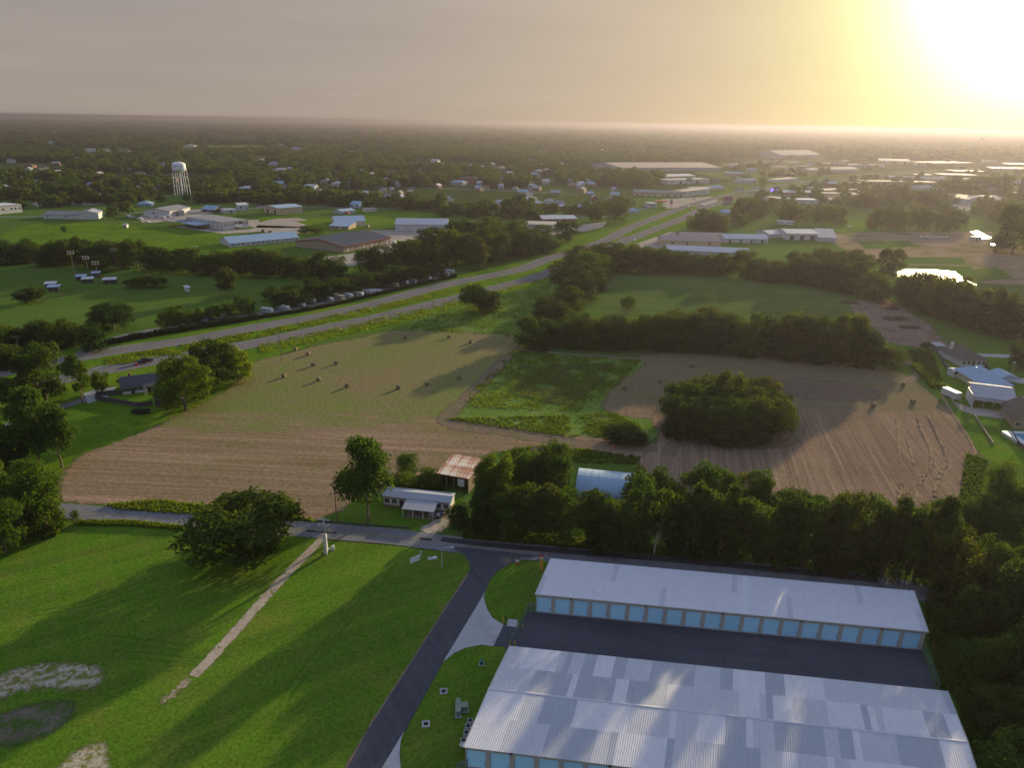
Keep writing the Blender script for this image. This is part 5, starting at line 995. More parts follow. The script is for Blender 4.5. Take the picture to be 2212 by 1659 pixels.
for (nm, lb, A, B, D, hp, rf, rise, wm, rm, wi, dr) in SPEC:
    h = max(2.6, mh((A[0]+B[0])/2, (A[1]+B[1])/2, hp)); big = h > 5
    bld(nm, lb, A, B, D, h, rf, rise, wm, rm, wi, dr, .5, 'house' if nm in ('house', 'mobile_home') else 'building', winz=h*.45, winh=min(1.6, h*.3), winw=1.4 if not big else 1.8, doorw=3.4 if big else 1.4, doorh=min(h*.7, 3.8), doormat=random.choice((DARK, WALL['grey'], WALL['white'])))
rw = [q for q in BUILT if 'red roof edges' in q['label']][0]; Lr = (G(844, 525)-G(743, 546)).length; hr = max(2.6, mh(793.5, 535.5, 13)); MB().prism([(-.55, hr-.3), (23, hr+2.9), (46.55, hr-.3), (46.55, hr+.2), (23, hr+3.4), (-.55, hr+.2)], -.75, -.52, 'x').prism([(-.55, hr-.3), (23, hr+2.9), (46.55, hr-.3), (46.55, hr+.2), (23, hr+3.4), (-.55, hr+.2)], Lr+.52, Lr+.75, 'x').box(-.5, -.75, hr-.35, Lr+.5, -.53, hr+.15).build('roof_trim', RED, rw)
# main white warehouse with loading canopies, seen on its corner
a, b2 = G(484, 498), G(538, 491.5); hW = mh(484, 498, 17)
o, L = bld('warehouse', 'big white warehouse with lettering on its front and loading canopies at the left', None, None, (G(382, 487.5)-G(484, 498)).length, hW, 'flat', 0, 'white', 'grey', 8, 1, .4, world=(a, b2), winz=hW*.55, winh=1.4, winw=1.0)
Dm = (G(382, 487.5)-G(484, 498)).length
for k, w_ in enumerate((1.0, .45, .35, .9, .9, 1.0)): MB().box(0, -.12, 0, w_, -.02, 1.6).build('lettering', BLACK, o, loc=(L*.45+k*1.25, 0, hW*.66))
MB().box(L*.42, -3, hW*.34, L*.68, 0, hW*.40).build('door_canopy', FRAME, o); porch(o, -13, -.2, Dm*.35, Dm*.78, hW*.58, hW*.6, ROOF['blue'], 4, .3); porch(o, -16, -.2, Dm*.84, Dm*1.2, hW*.62, hW*.64, ROOF['grey'], 3, .5, WOOD)
for k in range(9): MB().box(-.06, -.15, 0, .0, .15, hW).build('wall_rib', BLACK, o, loc=(0, Dm*(k+.5)/9, 0))
# canopies and signs
def canopy(label, A, B, D, h, mat):
    o = empty('fuel_canopy', G(*A), 0, label, 'canopy'); u = G(*B)-G(*A); o.rotation_euler[2] = math.atan2(u.y, u.x); L = u.length
    MB().box(0, 0, h, L, D, h+.9).build('canopy_roof', mat, o)
    for x in (2, L-2):
        for y in (2, D-2): MB().box(x-.2, y-.2, 0, x+.2, y+.2, h).build('post', FRAME, o)
canopy('red-edged fuel canopy of the gas station', (1416, 444), (1441, 444), 9, 4.6, RED)
# far houses in the town woods
HO = sorted(HOUSES); rh = random.Random(3)
for i, (x, y, w_) in enumerate(HO):
    m_ = mpp(x, y); L = min(w_*m_, 60); a = G(x, y); D = min(14, L*.7+4); h = rh.uniform(3.2, 5) if L < 26 else rh.uniform(5, 8); rz = rh.uniform(-.5, .5)
    u = Vector((math.cos(rz), math.sin(rz), 0)); rm = rh.choice(('white', 'blue', 'galv', 'white', 'brown', 'grey', 'blue')); wm = rh.choice(('white', 'white', 'cream', 'grey', 'brick', 'tan'))
    bld('house', f'{ordw(i)} far town house from the left, {dict(white="white", blue="pale blue", galv="silver", brown="brown", grey="dark grey")[rm]} roof among trees', None, None, D, h, rh.choice(('gable', 'hip', 'gabley')), 2.4 if L < 30 else 3.5, wm, rm, 3, 1, .5, 'house', 'far town houses among the trees', world=(a-u*L/2, a+u*L/2), winw=1.3, winh=1.4)

rs2 = random.Random(9); spots = []
hwp = [proj((p.x, p.y, 0)) for p in smooth([G(*p).to_2d() for p in HUP])]+[proj((p.x, p.y, 0)) for p in smooth([G(*p).to_2d() for p in HLO])]
taken = [((s_[2][0]+s_[3][0])/2, (s_[2][1]+s_[3][1])/2, abs(s_[3][0]-s_[2][0])/2+8) for s_ in SPEC]
while len(spots) < 46:
    x, y = rs2.uniform(1560, 2205), rs2.uniform(343, 440)
    if not inpoly(x, y, SHOPZ) or any(abs(x-a) < 22 and abs(y-b) < 7 for a, b in hwp) or any(abs(x-a) < c+8 and abs(y-b) < 9 for a, b, c in taken): continue
    taken.append((x, y, 10)); spots.append((x, y))
for i, (x, y) in enumerate(sorted(spots)):
    m_ = mpp(x, y); L = rs2.uniform(14, 38)*(1 if y > 380 else 1.3); a = G(x, y); rz = rs2.uniform(-.25, .35); u = Vector((math.cos(rz), math.sin(rz), 0))
    bld('shop', f'{ordw(i)} small hazy shop from the left beyond the far highway', None, None, rs2.uniform(10, 24), rs2.uniform(3.5, 6.5), rs2.choice(('flat', 'gable', 'gable')), 2, rs2.choice(('white', 'cream', 'grey', 'tan', 'silver', 'brick')), rs2.choice(('lightgrey', 'galv', 'white', 'pink', 'grey', 'blue')), rs2.choice((2, 3, 4)), 1, .4, 'building', 'small hazy shops', world=(a-u*L/2, a+u*L/2), winw=2, winh=1.5)
# ------------------------------------------------------------------ small things
def proto_place(parts, name, label, cat, loc, rz=0, group=None, scale=1):
    o = empty(name, loc, rz, label, cat, group); o.scale = (scale,)*3; made = {}
    for (pn, me, ploc, prot, par) in parts:
        made[len(made)] = link(pn, me, made[par] if par is not None else o, ploc, prot)
    return o
# hay bales
HAYB = flat('hay_bale', (.185, .135, .075), .95, var=.35, scale=5); HAYE = flat('hay_bale_end', (.23, .17, .095), .95, var=.3, scale=6)
def bale_parts(sd):
    r = random.Random(sd); n = 18; mb = MB(); v = []
    pr = [(.66, -.62), (.74, -.55), (.77, -.2), (.75, 0), (.77, .25), (.74, .55), (.66, .62)]
    mb.lathe([(a*r.uniform(.97, 1.03), z) for a, z in pr], n); mb.v = [(z, y*.99, max(.0, x+.75)) for x, y, z in mb.v]
    e = MB().lathe([(.665, 0), (.5, .03), (.42, .015), (.2, .04), (.01, .03)], n); e.v = [(z, y, x+.75) for x, y, z in e.v]; e2 = MB(); e2.v = [(-z, y, x) for x, y, z in []]
    m1 = mb.mesh(HAYB, 'wrap', True); m2 = e.mesh(HAYE, 'end', True)
    return [('wrap', m1, (0, 0, 0), (0, 0, 0), None), ('end', m2, (.62, 0, 0), (0, 0, 0), None), ('end', m2, (-.62, 0, 0), (0, 0, R(180)), None)]
BP = [bale_parts(k) for k in range(3)]
A_ = [(558.8+.2775*x, 710+.2775*y) for x, y in ((287, 170), (385, 206), (424, 291), (602, 277), (197, 378), (467, 407), (690, 456), (1085, 470), (1310, 442), (1558, 393), (1139, 76), (1481, 72), (1649, 111), (1937, 62))]
A_ += [(1117.6+.2775*x, 710+.2775*y) for x, y in ((1357, 295), (1110, 420), (832, 474))]+[(1643.5+.2774*x, 710+.2774*y) for x, y in ((565, 280), (620, 320), (1107, 444), (873, 609), (1183, 580))]
lf = sorted(p for p in A_ if p[0] < 1110); rf_ = sorted(p for p in A_ if p[0] >= 1110)
for S_, wh in ((lf, 'in the mown hay field at the left'), (rf_, 'in the fields around the grove')):
    for i, p in enumerate(S_): proto_place(BP[i % 3], 'hay_bale', f'{ordw(i)} round hay bale from the left {wh}', 'hay bale', G(*p), random.uniform(0, 3.1), 'round hay bales', .98)
# raked windrows
WIND = ground_mat('windrow_hay', (.25, .18, .11), (.32, .235, .15), (.15, .11, .06), .4, .8, 3, bump=.6)
def windrow(px, label, wd=1.2, h=.42):
    c = resample(smooth([G(*p).to_2d() for p in px]), .7, False); v = []; f = []; r = random.Random(len(c))
    for i, p in enumerate(c):
        d = (c[min(i+1, len(c)-1)]-c[max(i-1, 0)]).normalized(); n = Vector((-d.y, d.x)); hh = h*r.uniform(.5, 1.3); ww = wd*r.uniform(.6, 1.25); of = r.uniform(-.15, .15)
        for s, z in ((-.5, .0), (-.28, .65), (0, 1), (.28, .65), (.5, 0)): q = p+n*(s*ww+of); v.append((q.x+r.uniform(-.06, .06), q.y+r.uniform(-.06, .06), .035+z*hh*r.uniform(.75, 1.2)))
        if i:
            for k in range(4): f.append((5*i-5+k, 5*i-4+k, 5*i+1+k, 5*i+k))
    me = bpy.data.meshes.new('hay_windrow'); me.from_pydata(v, [], f); me.materials.append(WIND); tag(link('hay_windrow', me), label, 'windrow', 'raked hay windrows')
Q4 = lambda L: [(1643.5+.2774*x, 710+.2774*y) for x, y in L]
windrow(Q4([(1215, 680), (1250, 800), (1310, 930), (1325, 1060), (1250, 1190), (1180, 1400)]), 'inner curving windrow of raked hay at the right end of the field')
windrow(Q4([(1300, 680), (1380, 850), (1430, 960), (1440, 1050), (1370, 1200), (1350, 1310)]), 'outer curving windrow of raked hay at the right end of the field')
windrow(Q4([(1090, 1220), (1078, 1330), (1085, 1420), (1105, 1460)]), 'short windrow of raked hay above the belt trees')
windrow(Q4([(1050, 700), (1065, 850), (1075, 960), (1080, 1040)]), 'straight faint windrow left of the curving ones', .7, .2); windrow(Q4([(1140, 880), (1170, 980), (1180, 1040), (1200, 1060)]), 'faint windrow between the straight and the inner curving one', .7, .2)
windrow(Q4([(1400, 500), (1480, 640), (1560, 760), (1640, 900), (1670, 1000), (1660, 1120), (1580, 1300)]), 'loose hay edge along the right boundary of the field', 1.0, .25)
# brush piles on the cleared dirt
BRUSH = flat('cut_brush', (.095, .065, .048), .95, var=.4, scale=1.5)
for i, (x, y, w_, lb) in enumerate(((1835, 655, 34, 'brush pile at the meadow corner of the cleared dirt'), (1935, 690, 60, 'largest brush pile on the cleared dirt'), (1965, 708, 50, 'brush pile below the largest on the cleared dirt'), (1862, 700, 30, 'brush pile at the end of the tree row'), (1925, 668, 36, 'brush pile under the pale green tree'))):
    r = random.Random(i); mb = MB(); m_ = mpp(x, y)*w_/2
    for _ in range(220): a, q = r.uniform(0, 6.28), m_*math.sqrt(r.random()); p = Vector((q*math.cos(a), q*.5*math.sin(a), r.uniform(0, 1.7)*(1-q/m_))); d = Vector((r.gauss(0, 1), r.gauss(0, 1), r.gauss(0, .4))).normalized()*r.uniform(.6, 1.8); mb.tube(p-d, p+d, .07, .05, 4)
    tag(mb.build('brush_pile', BRUSH, None, loc=G(x, y)), lb, 'brush pile')
# ------------------------------------------------------------------ water tower
p = G(395, 421); Ht = hgt(395, 421, 345); TW = flat('white_tank_paint', (.66, .70, .75), .45, var=.05, scale=.3)
o = empty('water_tower', p, R(15), 'white water tower on tall legs rising above the town trees', 'water tower'); zt = Ht-11; Rt = 7.5
MB().lathe([(0.01, zt-3.0), (3, zt-2.8), (5.6, zt-2.2), (7.0, zt-.9), (Rt, .6+zt), (Rt, zt+5.8), (7.1, zt+7.0), (6.0, zt+7.9), (3.6, zt+8.7), (0.01, zt+9.0)], 32).build('tank', TW, o, True)
MB().lathe([(Rt+.05, zt+.4), (Rt+.75, zt+.4), (Rt+.75, zt+.65), (Rt+.05, zt+.65)], 32).build('balcony', TW, o)
MB().tube((0, 0, zt+8.9), (0, 0, zt+10.6), .35, .2).build('beacon', flat('beacon_pink', (.6, .35, .3), .6), o); MB().tube((0, 0, 0), (0, 0, zt-2.8), .9, .9, 10).build('riser', TW, o)
rb = Rt+1.3
for k in range(6):
    a = k*math.pi/3; c, s = math.cos(a), math.sin(a); MB().tube((c*rb, s*rb, 0), (c*Rt, s*Rt, zt+1.2), .42, .38, 8).build('leg', TW, o)
    for f_ in (.36, .68):
        q = rb+(Rt-rb)*f_; z = (zt+1.2)*f_; c2, s2 = math.cos(a+math.pi/3), math.sin(a+math.pi/3); MB().tube((c*q, s*q, z), (c2*q, s2*q, z), .10, .10, 5).build('strut', TW, o)
for k, (aa, w_) in enumerate(((-118, .10), (-111, .07), (-104, .05), (-97, .08))):
    mb = MB(); 
    for q in range(3): a0 = R(aa)+q*w_/3-R(15); a1 = a0+w_/3; z0 = zt+3+(.5 if k % 2 else 0); mb.quad((math.cos(a0)*(Rt+.03), math.sin(a0)*(Rt+.03), z0), (math.cos(a1)*(Rt+.03), math.sin(a1)*(Rt+.03), z0), (math.cos(a1)*(Rt+.03), math.sin(a1)*(Rt+.03), z0+1.3), (math.cos(a0)*(Rt+.03), math.sin(a0)*(Rt+.03), z0+1.3))
    mb.build('lettering', flat('navy_paint', (.10, .14, .25), .6), o)
p = G(2118, 318); o = empty('water_tower', p, 0, 'hazy far water tower near the sun-side horizon', 'water tower'); s_ = hgt(2118, 318, 296)
MB().lathe([(1.5, 0), (1.2, s_*.6), (2.2, s_*.68), (s_*.16, s_*.82), (s_*.17, s_*.9), (s_*.1, s_*.98), (.1, s_)], 20).build('tank', TW, o, True); MB().tube((0, 0, s_), (0, 0, s_+3), .2).build('beacon', STEEL, o)
# ------------------------------------------------------------------ poles
POLEW = flat('pole_wood', (.17, .135, .105), .9, var=.3, scale=2); CONCP = flat('concrete_pole', (.46, .46, .47), .8)
def upole(x, y, yt, label, arms=1, az=0.3, mat=None, r=.16):
    h = hgt(x, y, yt); o = empty('utility_pole', G(x, y), az, label, 'utility pole'); m = mat or POLEW
    MB().tube((0, 0, 0), (0, 0, h), r, r*.7, 8).build('pole', m, o)
    for k in range(arms):
        z = h-.5-k*1.1; MB().box(-1.3, -.06, z-.07, 1.3, .06, z+.07).build('crossarm', m, o)
        for q in (-1.2, -.6, .6, 1.2): MB().tube((q, 0, z+.07), (q, 0, z+.35), .05, .04, 5).build('insulator', STEEL, o)
    return o, h
for (x, y, yt, lb) in ((728, 1127, 1062, 'bare wooden utility pole on the far side of the lane left of the pecan tree'), (608, 781, 714, 'wooden utility pole at the top corner of the hay field'), (936, 679, 650, 'wooden utility pole in the meadow beside the near carriageway'), (983, 648, 641, 'short pole beside the dark bush clump at the carriageway'), (1162, 613, 592, 'wooden utility pole where the hedgerow meets the near carriageway'), (52, 470, 427, 'utility pole by the white office at the left edge'), (338, 452, 415, 'utility pole in front of the water tower'), (520, 446, 412, 'utility pole right of the water tower'), (660, 452, 416, 'utility pole behind the beige box warehouse'), (607, 470, 432, 'utility pole on the gravel yard'), (73, 745, 715, 'utility pole beside the parked white pickup'), (42, 762, 725, 'leaning utility pole left of the parked white pickup'), (1602, 425, 385, 'utility pole at the far highway'), (1912, 392, 355, 'tall pole at the far right of the highway'), (2194, 752, 718, 'utility pole at the right edge above the houses'), (1580, 420, 400, 'pole by the billboards')):
    upole(x, y, yt, lb, 1, random.uniform(-.4, .6))
o, h = upole(705, 1197, 1118, 'pale concrete power pole with triple crossarms at the gravel path', 2, -.15, CONCP, .24)
MB().box(-.34, -.34, 0, .34, .34, h*.55).build('pole_sleeve', CONCP, o)
for q in (-.9, 0, .9): MB().tube((q, -.35, h-2.6), (q, -.35, h-1.7), .26, .26, 10).build('transformer', STEEL, o)
MB().box(-2.2, -.5, h-3.2, 2.2, -.38, h-3.0).build('crossarm', POLEW, o)
# floodlights of the ball park
LAMPW = flat('lamp_white', (.42, .42, .41), .5)
for i, (zx, zy, zt_) in enumerate(((650, 445, 190), (768, 445, 235), (852, 490, 280), (1000, 358, 168), (768, 215, 96), (1268, 384, 294), (1690, 300, 150), (1918, 362, 232))):
    x, y, yt = zx*.2526, 493+zy*.2526, 493+zt_*.2526; h = hgt(x, y, yt); ob = empty('floodlight_mast', G(x, y), .2, f'{ordw(i)} floodlight mast of the ball park, counted from the bleachers outward', 'floodlight', 'ball park floodlights')
    MB().tube((0, 0, 0), (0, 0, h), .24, .14, 8).build('pole', POLEW, ob)
    for k in range(2): MB().box(-1.7, -.06, h-.4-k*1.2, 1.7, .06, h-.25-k*1.2).build('crossarm', STEEL, ob)
    for k in range(6): MB().box(-.25, -.35, -.22, .25, .05, .22).build('lamp', LAMPW, ob, loc=(-1.4+(k % 3)*1.4, -.1, h-.1-(k//3)*1.2), rot=(R(25), 0, 0))
_fl = ['nearest the left dugout', 'between the dugouts', 'right of the dugouts', 'before the tree line', 'tallest at the tree line', 'above the three lawn trees', 'half hid in the tree line', 'at the right end of the lawn']
for k, ob in enumerate([q for q in bpy.data.objects if q.name.startswith('floodlight_mast')]): ob['label'] = 'wooden floodlight mast of the ball park, '+_fl[k]
# dugouts and bleachers
for (zx, zy, w_, lb, mt) in ((655, 448, 80, 'blue-roofed dugout at the left floodlight', 'blue'), (705, 470, 90, 'white-roofed bleacher shelter between the floodlights', 'white'), (790, 420, 66, 'far blue dugout behind the bleacher shelter', 'blue'), (885, 476, 104, 'white flat dugout right of the floodlights', 'white'), (388, 512, 86, 'cream flat dugout at the left lawn trees', 'white'), (412, 540, 92, 'blue flat dugout at the left lawn trees', 'blue'), (1602, 545, 26, 'small white box on the ball park lawn', 'white')):
    x, y = zx*.2526, 493+zy*.2526; bld('dugout', lb, (x, y), (x+w_*.2526, y-1.0), 3.4, 2.3, 'mono', .4, 'dark' if w_ > 30 else 'white', mt, 0, 2 if w_ > 30 else 0, .5, 'dugout', doorw=1.0, doorh=1.8)
# ------------------------------------------------------------------ vehicles
PAINT = {k: flat('paint_'+k, c, .5, .0, .02, 1, .25) for k, c in dict(white=(.50, .50, .50), black=(.02, .02, .022), red=(.35, .03, .03), silver=(.38, .39, .40), blue=(.06, .12, .28), grey=(.12, .12, .13), beige=(.40, .35, .27), orange=(.55, .16, .04)).items()}
TYRE = BLACK; _wheel = None
LIGHTW = flat('headlight_glass', (.6, .6, .55), .2)
def wheel_mesh(r=.34, w_=.22):
    mb = MB().lathe([(.0, -w_/2), (r*.9, -w_/2), (r, -w_/2+.03), (r, w_/2-.03), (r*.9, w_/2), (.0, w_/2)], 12); mb.v = [(x, z, y) for x, y, z in mb.v]; return mb.mesh(TYRE, 'wheel', False)
WH = wheel_mesh(); RIM = MB().lathe([(.0, 0), (.2, 0), (.2, .02), (.0, .02)], 10); RIM.v = [(x, z, y) for x, y, z in RIM.v]; RIM = RIM.mesh(STEEL, 'rim')
def car_parts(kind, c):
    m = PAINT[c]
    if kind == 'pickup': prof = [(-2.7, .45), (2.7, .45), (2.7, .95), (2.55, 1.08), (1.35, 1.15), (.75, 1.78), (-.65, 1.82), (-.8, 1.1), (-2.65, 1.1), (-2.7, .9)]; gl = [(1.2, 1.18), (.72, 1.70), (-.6, 1.73), (-.7, 1.18)]; L, W = 2.7, .95
    elif kind == 'van': prof = [(-2.6, .4), (2.6, .4), (2.65, 1.0), (2.1, 1.35), (1.5, 2.1), (-2.5, 2.15), (-2.6, 1.9)]; gl = [(2.0, 1.38), (1.48, 2.0), (.5, 2.02), (.5, 1.38)]; L, W = 2.6, .98
    else: prof = [(-2.2, .35), (2.25, .35), (2.3, .75), (2.15, .9), (1.2, 1.0), (.55, 1.46), (-.9, 1.48), (-1.7, 1.05), (-2.25, .98), (-2.28, .6)]; gl = [(1.1, 1.03), (.52, 1.42), (-.88, 1.44), (-1.55, 1.06)]; L, W = 2.2, .9
    body = MB().prism(prof, -W, W, 'y').mesh(m, 'body'); glass = MB().prism(gl, -W-.012, W+.012, 'y').mesh(GLASS, 'windows'); hl = MB().box(0, -.16, -.09, .05, .16, .09).mesh(LIGHTW, 'headlight')
    P = [('body', body, (0, 0, 0), (0, 0, 0), None), ('windows', glass, (0, 0, 0), (0, 0, 0), None)]
    for sx in (-.62, .62):
        for sy in (-1, 1):
            P.append(('wheel', WH, (L*sx, sy*(W-.08), .34), (0, 0, 0), None)); P.append(('rim', RIM, (0, sy*.11, 0), (0, 0, 0), len(P)-1))
    for sy in (-.65, .65): P.append(('headlight', hl, (L+.02, sy*W*.9, .72), (0, 0, 0), None))
    return P
_cp = {}
def car(kind, c, x, y, rz, label, group=None, z=0.09):
    if (kind, c) not in _cp: _cp[(kind, c)] = car_parts(kind, c)
    q = G(x, y); q.z = z; return proto_place(_cp[(kind, c)], {'pickup': 'pickup_truck', 'van': 'van', 'car': 'car'}[kind], label, {'pickup': 'pickup', 'van': 'van', 'car': 'car'}[kind], q, rz, group)
def hdir(x, y, dx=20, dy=-4): d = G(x+dx, y+dy)-G(x, y); return math.atan2(d.y, d.x)
car('pickup', 'black', 314, 783, hdir(314, 783, 30, -5.2), 'dark pickup driving along the near carriageway')
car('pickup', 'white', 70, 748, .1, 'white pickup parked under the trees at the left edge')
for (x, y, k, c, lb) in ((402, 690, 'van', 'black', 'black van parked at the caravan park entrance'), (398, 698, 'car', 'black', 'black car parked below the black van'), (412, 695, 'car', 'grey', 'grey car parked beside the black van'), (370, 710, 'pickup', 'white', 'white pickup parked by the hedge at the caravan park entrance'), (392, 706, 'car', 'silver', 'silver car right of the white pickup by the hedge'), (436, 696, 'car', 'white', 'white car on the entrance road before the hedge'), (452, 693, 'pickup', 'blue', 'blue pickup on the entrance road'), (485, 688, 'van', 'white', 'white van under the entrance road trees'), (528, 664, 'van', 'white', 'white van at the first clipped oak')):
    car(k, c, x, y, random.uniform(.2, .9), lb)
for i, (zx, zy) in enumerate(((1130, 950), (1200, 965), (1295, 950), (1340, 945), (1390, 955), (1410, 940), (1450, 945), (1480, 960), (1100, 940), (1260, 990))):
    car(('van', 'pickup')[i % 2], 'white', zx*.2526, 230+zy*.2526+1, random.uniform(-1, 1), f'{ordw(i)} white work truck from the left in the workshop yard' if i < 8 else ('white truck alone at the left of the workshop yard', 'dark-wheeled truck on the grass below the workshop yard')[i-8], 'work trucks in the yard')
for (x, y, k, c, lb) in ((1487, 447, 'van', 'white', 'white van on the far carriageway at the billboards'), (1521, 444, 'car', 'white', 'white car in the median crossover'), (1490, 452, 'car', 'red', 'red car behind the white van at the crossover'), (1550, 424, 'car', 'white', 'pale car on the far carriageway bend'), (1538, 447, 'car', 'silver', 'silver car on the near carriageway before the double billboard'), (1371, 520, 'car', 'white', 'white car on the near carriageway by the warehouses'), (1392, 448, 'pickup', 'blue', 'blue pickup parked at the gas station'), (1650, 402, 'van', 'white', 'white van beside the blue sign'), (1500, 430, 'car', 'red', 'red car parked at the motel'), (1412, 422, 'van', 'silver', 'silver van at the motel wing'), (1732, 394, 'car', 'white', 'white car far up the highway'), (1675, 446, 'van', 'orange', 'orange truck on the side street below the billboards'), (795, 491, 'van', 'grey', 'grey van at the pale blue-roofed warehouse'), (612, 437, 'car', 'red', 'red trailer behind the beige warehouse'), (752, 462, 'van', 'red', 'red truck on the mown lot'), (853, 526, 'van', 'white', 'white truck at the red-edged warehouse'), (570, 501, 'van', 'black', 'black bus beside the gravel yard entrance'), (584, 502, 'car', 'black', 'black car right of the black bus'), (1950, 403, 'van', 'white', 'white truck parked at the shop row'), (1985, 404, 'car', 'white', 'white car parked at the shop row'), (1835, 492, 'pickup', 'white', 'white pickup at the tree row beyond the meadow'), (2050, 452, 'car', 'white', 'white car in the workshop yard beyond the dirt')):
    car(k, c, x, y, hdir(x, y, 20, -8) if y > 380 else .3, lb)
TK = empty('tank_truck', G(1432, 449), hdir(1432, 449, 20, -7), 'beige cement truck parked on the gas station verge', 'truck')
mb = MB().lathe([(0.01, -2.6), (.8, -2.5), (1.2, -1), (1.25, 0), (.9, 1.6), (.5, 2.2), (.01, 2.25)], 14); mb.v = [(z-1, y, x+2.4) for x, y, z in mb.v]; mb.build('drum', PAINT['beige'], TK, True)
MB().box(-4, -.6, .8, 4.2, .6, 1.1).build('chassis', PAINT['black'], TK); MB().prism([(2.0, 1.1), (4.3, 1.1), (4.3, 2.0), (3.7, 3.0), (2.0, 3.0)], -1.15, 1.15, 'y').build('cab', PAINT['white'], TK); MB().prism([(3.75, 2.1), (4.2, 2.1), (3.68, 2.85), (3.3, 2.85)], -1.17, 1.17, 'y').build('windows', GLASS, TK)
for x in (-3, -1.8, 3.2):
    for y in (-1, 1): link('wheel', WH, TK, (x, y, .5), None, (1.5, 1.5, 1.5))
# caravans and motorhomes
def rv_parts(c, kind):
    L = 4.2 if kind == 'trailer' else 4.8; m = PAINT[c]
    pr = [(-L, .5), (L-.3, .5), (L, 1.4), (L-.5, 2.9), (L-.9, 3.1), (-L+.2, 3.1), (-L, 2.9)] if kind == 'trailer' else [(-L, .45), (L, .45), (L+.1, 1.2), (L-.3, 1.5), (L-.55, 2.2), (L-.2, 2.4), (L-.4, 3.2), (-L, 3.2)]
    P = [('body', MB().prism(pr, -1.22, 1.22, 'y').mesh(m, 'body'), (0, 0, 0), (0, 0, 0), None), ('stripe', MB().box(-L+.1, -1.235, 1.15, L-.5, 1.235, 1.4).mesh(PAINT['grey'], 'stripe'), (0, 0, 0), (0, 0, 0), None)]
    wm_ = MB().box(-.5, -1.24, 0, .5, 1.24, .65).mesh(GLASS, 'window')
    for x in (-L*.6, -.3, L*.5): P.append(('window', wm_, (x, 0, 1.7), (0, 0, 0), None))
    P.append(('rear_window', MB().box(-.03, -.7, 0, .03, .7, .8).mesh(GLASS, 'rear_window'), (-L-.0, 0, 1.7), (0, 0, 0), None)); P.append(('air_conditioner', MB().box(-.5, -.4, 0, .5, .4, .3).mesh(FRAME, 'air_conditioner'), (0, 0, 3.1 if kind == 'trailer' else 3.2), (0, 0, 0), None))
    for x in (-.9, -.1) if kind == 'trailer' else (-2.8, 3.2):
        for y in (-1.05, 1.05): P.append(('wheel', WH, (x, y, .34), (0, 0, 0), None))
    return P
RVP = [rv_parts('white', 'trailer'), rv_parts('silver', 'motor'), rv_parts('silver', 'trailer'), rv_parts('beige', 'motor')]
RV = [(558.8+.2526*x, 493+.2526*y) for x, y in ((75, 722), (215, 702), (370, 668), (440, 640), (610, 622), (690, 608), (770, 592), (845, 580), (930, 560), (970, 553), (1020, 555), (1145, 500), (1245, 475), (1315, 466), (1440, 440), (1465, 392), (1520, 395), (1585, 405), (1635, 385))]
for i, p in enumerate(sorted(RV)): proto_place(RVP[(0, 1, 0, 2, 0, 3)[i % 6]], 'caravan', f'{ordw(i)} caravan from the left under the clipped oaks beside the highway', 'caravan', G(*p), R(-30)+random.uniform(-.25, .25), 'caravans under the clipped oaks', random.uniform(.66, .80))
o = empty('cargo_trailer', G(2068, 866), R(14), 'white box trailer parked beside the metal carport', 'trailer'); MB().prism([(-1.25, .55), (1.25, .55), (1.25, 2.75), (1.1, 2.9), (-1.1, 2.9), (-1.25, 2.75)], 0, 6.2, 'y').build('body', PAINT['white'], o); MB().box(-1.2, -.02, 2.5, 1.2, 6.22, 2.62).build('trim', RED, o)
for y in (2.6, 3.5):
    for x in (-1.3, 1.3): link('wheel', WH, o, (x, y, .34), (0, 0, R(90)))
MB().box(-.08, -1.4, .5, .08, 0, .62).build('drawbar', STEEL, o)
for i in range(9): car('car', ('white', 'silver', 'white')[i % 3], 1990+i*7, 514+(i % 2)*1.2, .4, f'{ordw(i)} pale machine from the left in the row on the construction dirt', 'row on the construction dirt')
bld('site_cabin', 'white site cabin on the construction dirt', (2098, 519), (2120, 520), 4, 2.8, 'flat', 0, 'white', 'white', 2, 1, .1, 'cabin')
# ------------------------------------------------------------------ signs
def billboard(x, y, yb, yt, wpx, label, cols, az=.2, post='wood'):
    m_ = mpp(x, y); h = hgt(x, y, yt); h0 = hgt(x, y, yb); w_ = wpx*m_; o = empty('billboard', G(x, y), az, label, 'billboard'); n = len(cols)
    for k, c in enumerate(cols):
        z0 = h0+(h-h0)*k/n+.15; z1 = h0+(h-h0)*(k+1)/n-.15; pn = MB().box(-w_/2, -.25, z0, w_/2, .25, z1).build('panel', flat('sign_face', c, .6, 0, .04), o)
        for j in range(4): MB().box(-w_*.36+j*w_*.2, -.29, z0+(z1-z0)*.45, -w_*.36+j*w_*.2+w_*.11, -.24, z0+(z1-z0)*.8).build('portrait' if k % 2 else 'emblem', flat('sign_mark', tuple(min(1, q*.45+.05) for q in c), .6), pn)
    for q in (-.3, .3): MB().tube((q*w_, .35, 0), (q*w_, .35, h-.2), .22, .22, 6).build('post', WOOD if post == 'wood' else STEEL, o)
billboard(1570, 450, 444, 424, 21, 'double-deck billboard with a plum upper panel beside the highway', [(.22, .22, .24), (.34, .10, .24)])
billboard(1595, 424, 413, 404, 22, 'pale grey billboard behind the big dark tree', [(.36, .35, .40)]); billboard(1628, 424, 413, 402, 18, 'white billboard with four portrait figures', [(.50, .50, .52)])
billboard(1488, 398, 392, 384, 14, 'green billboard on a post left of the far highway', [(.20, .34, .26)], .2, 'steel'); billboard(1545, 404, 394, 385, 14, 'dark framed billboard right of the green one', [(.20, .22, .24)])
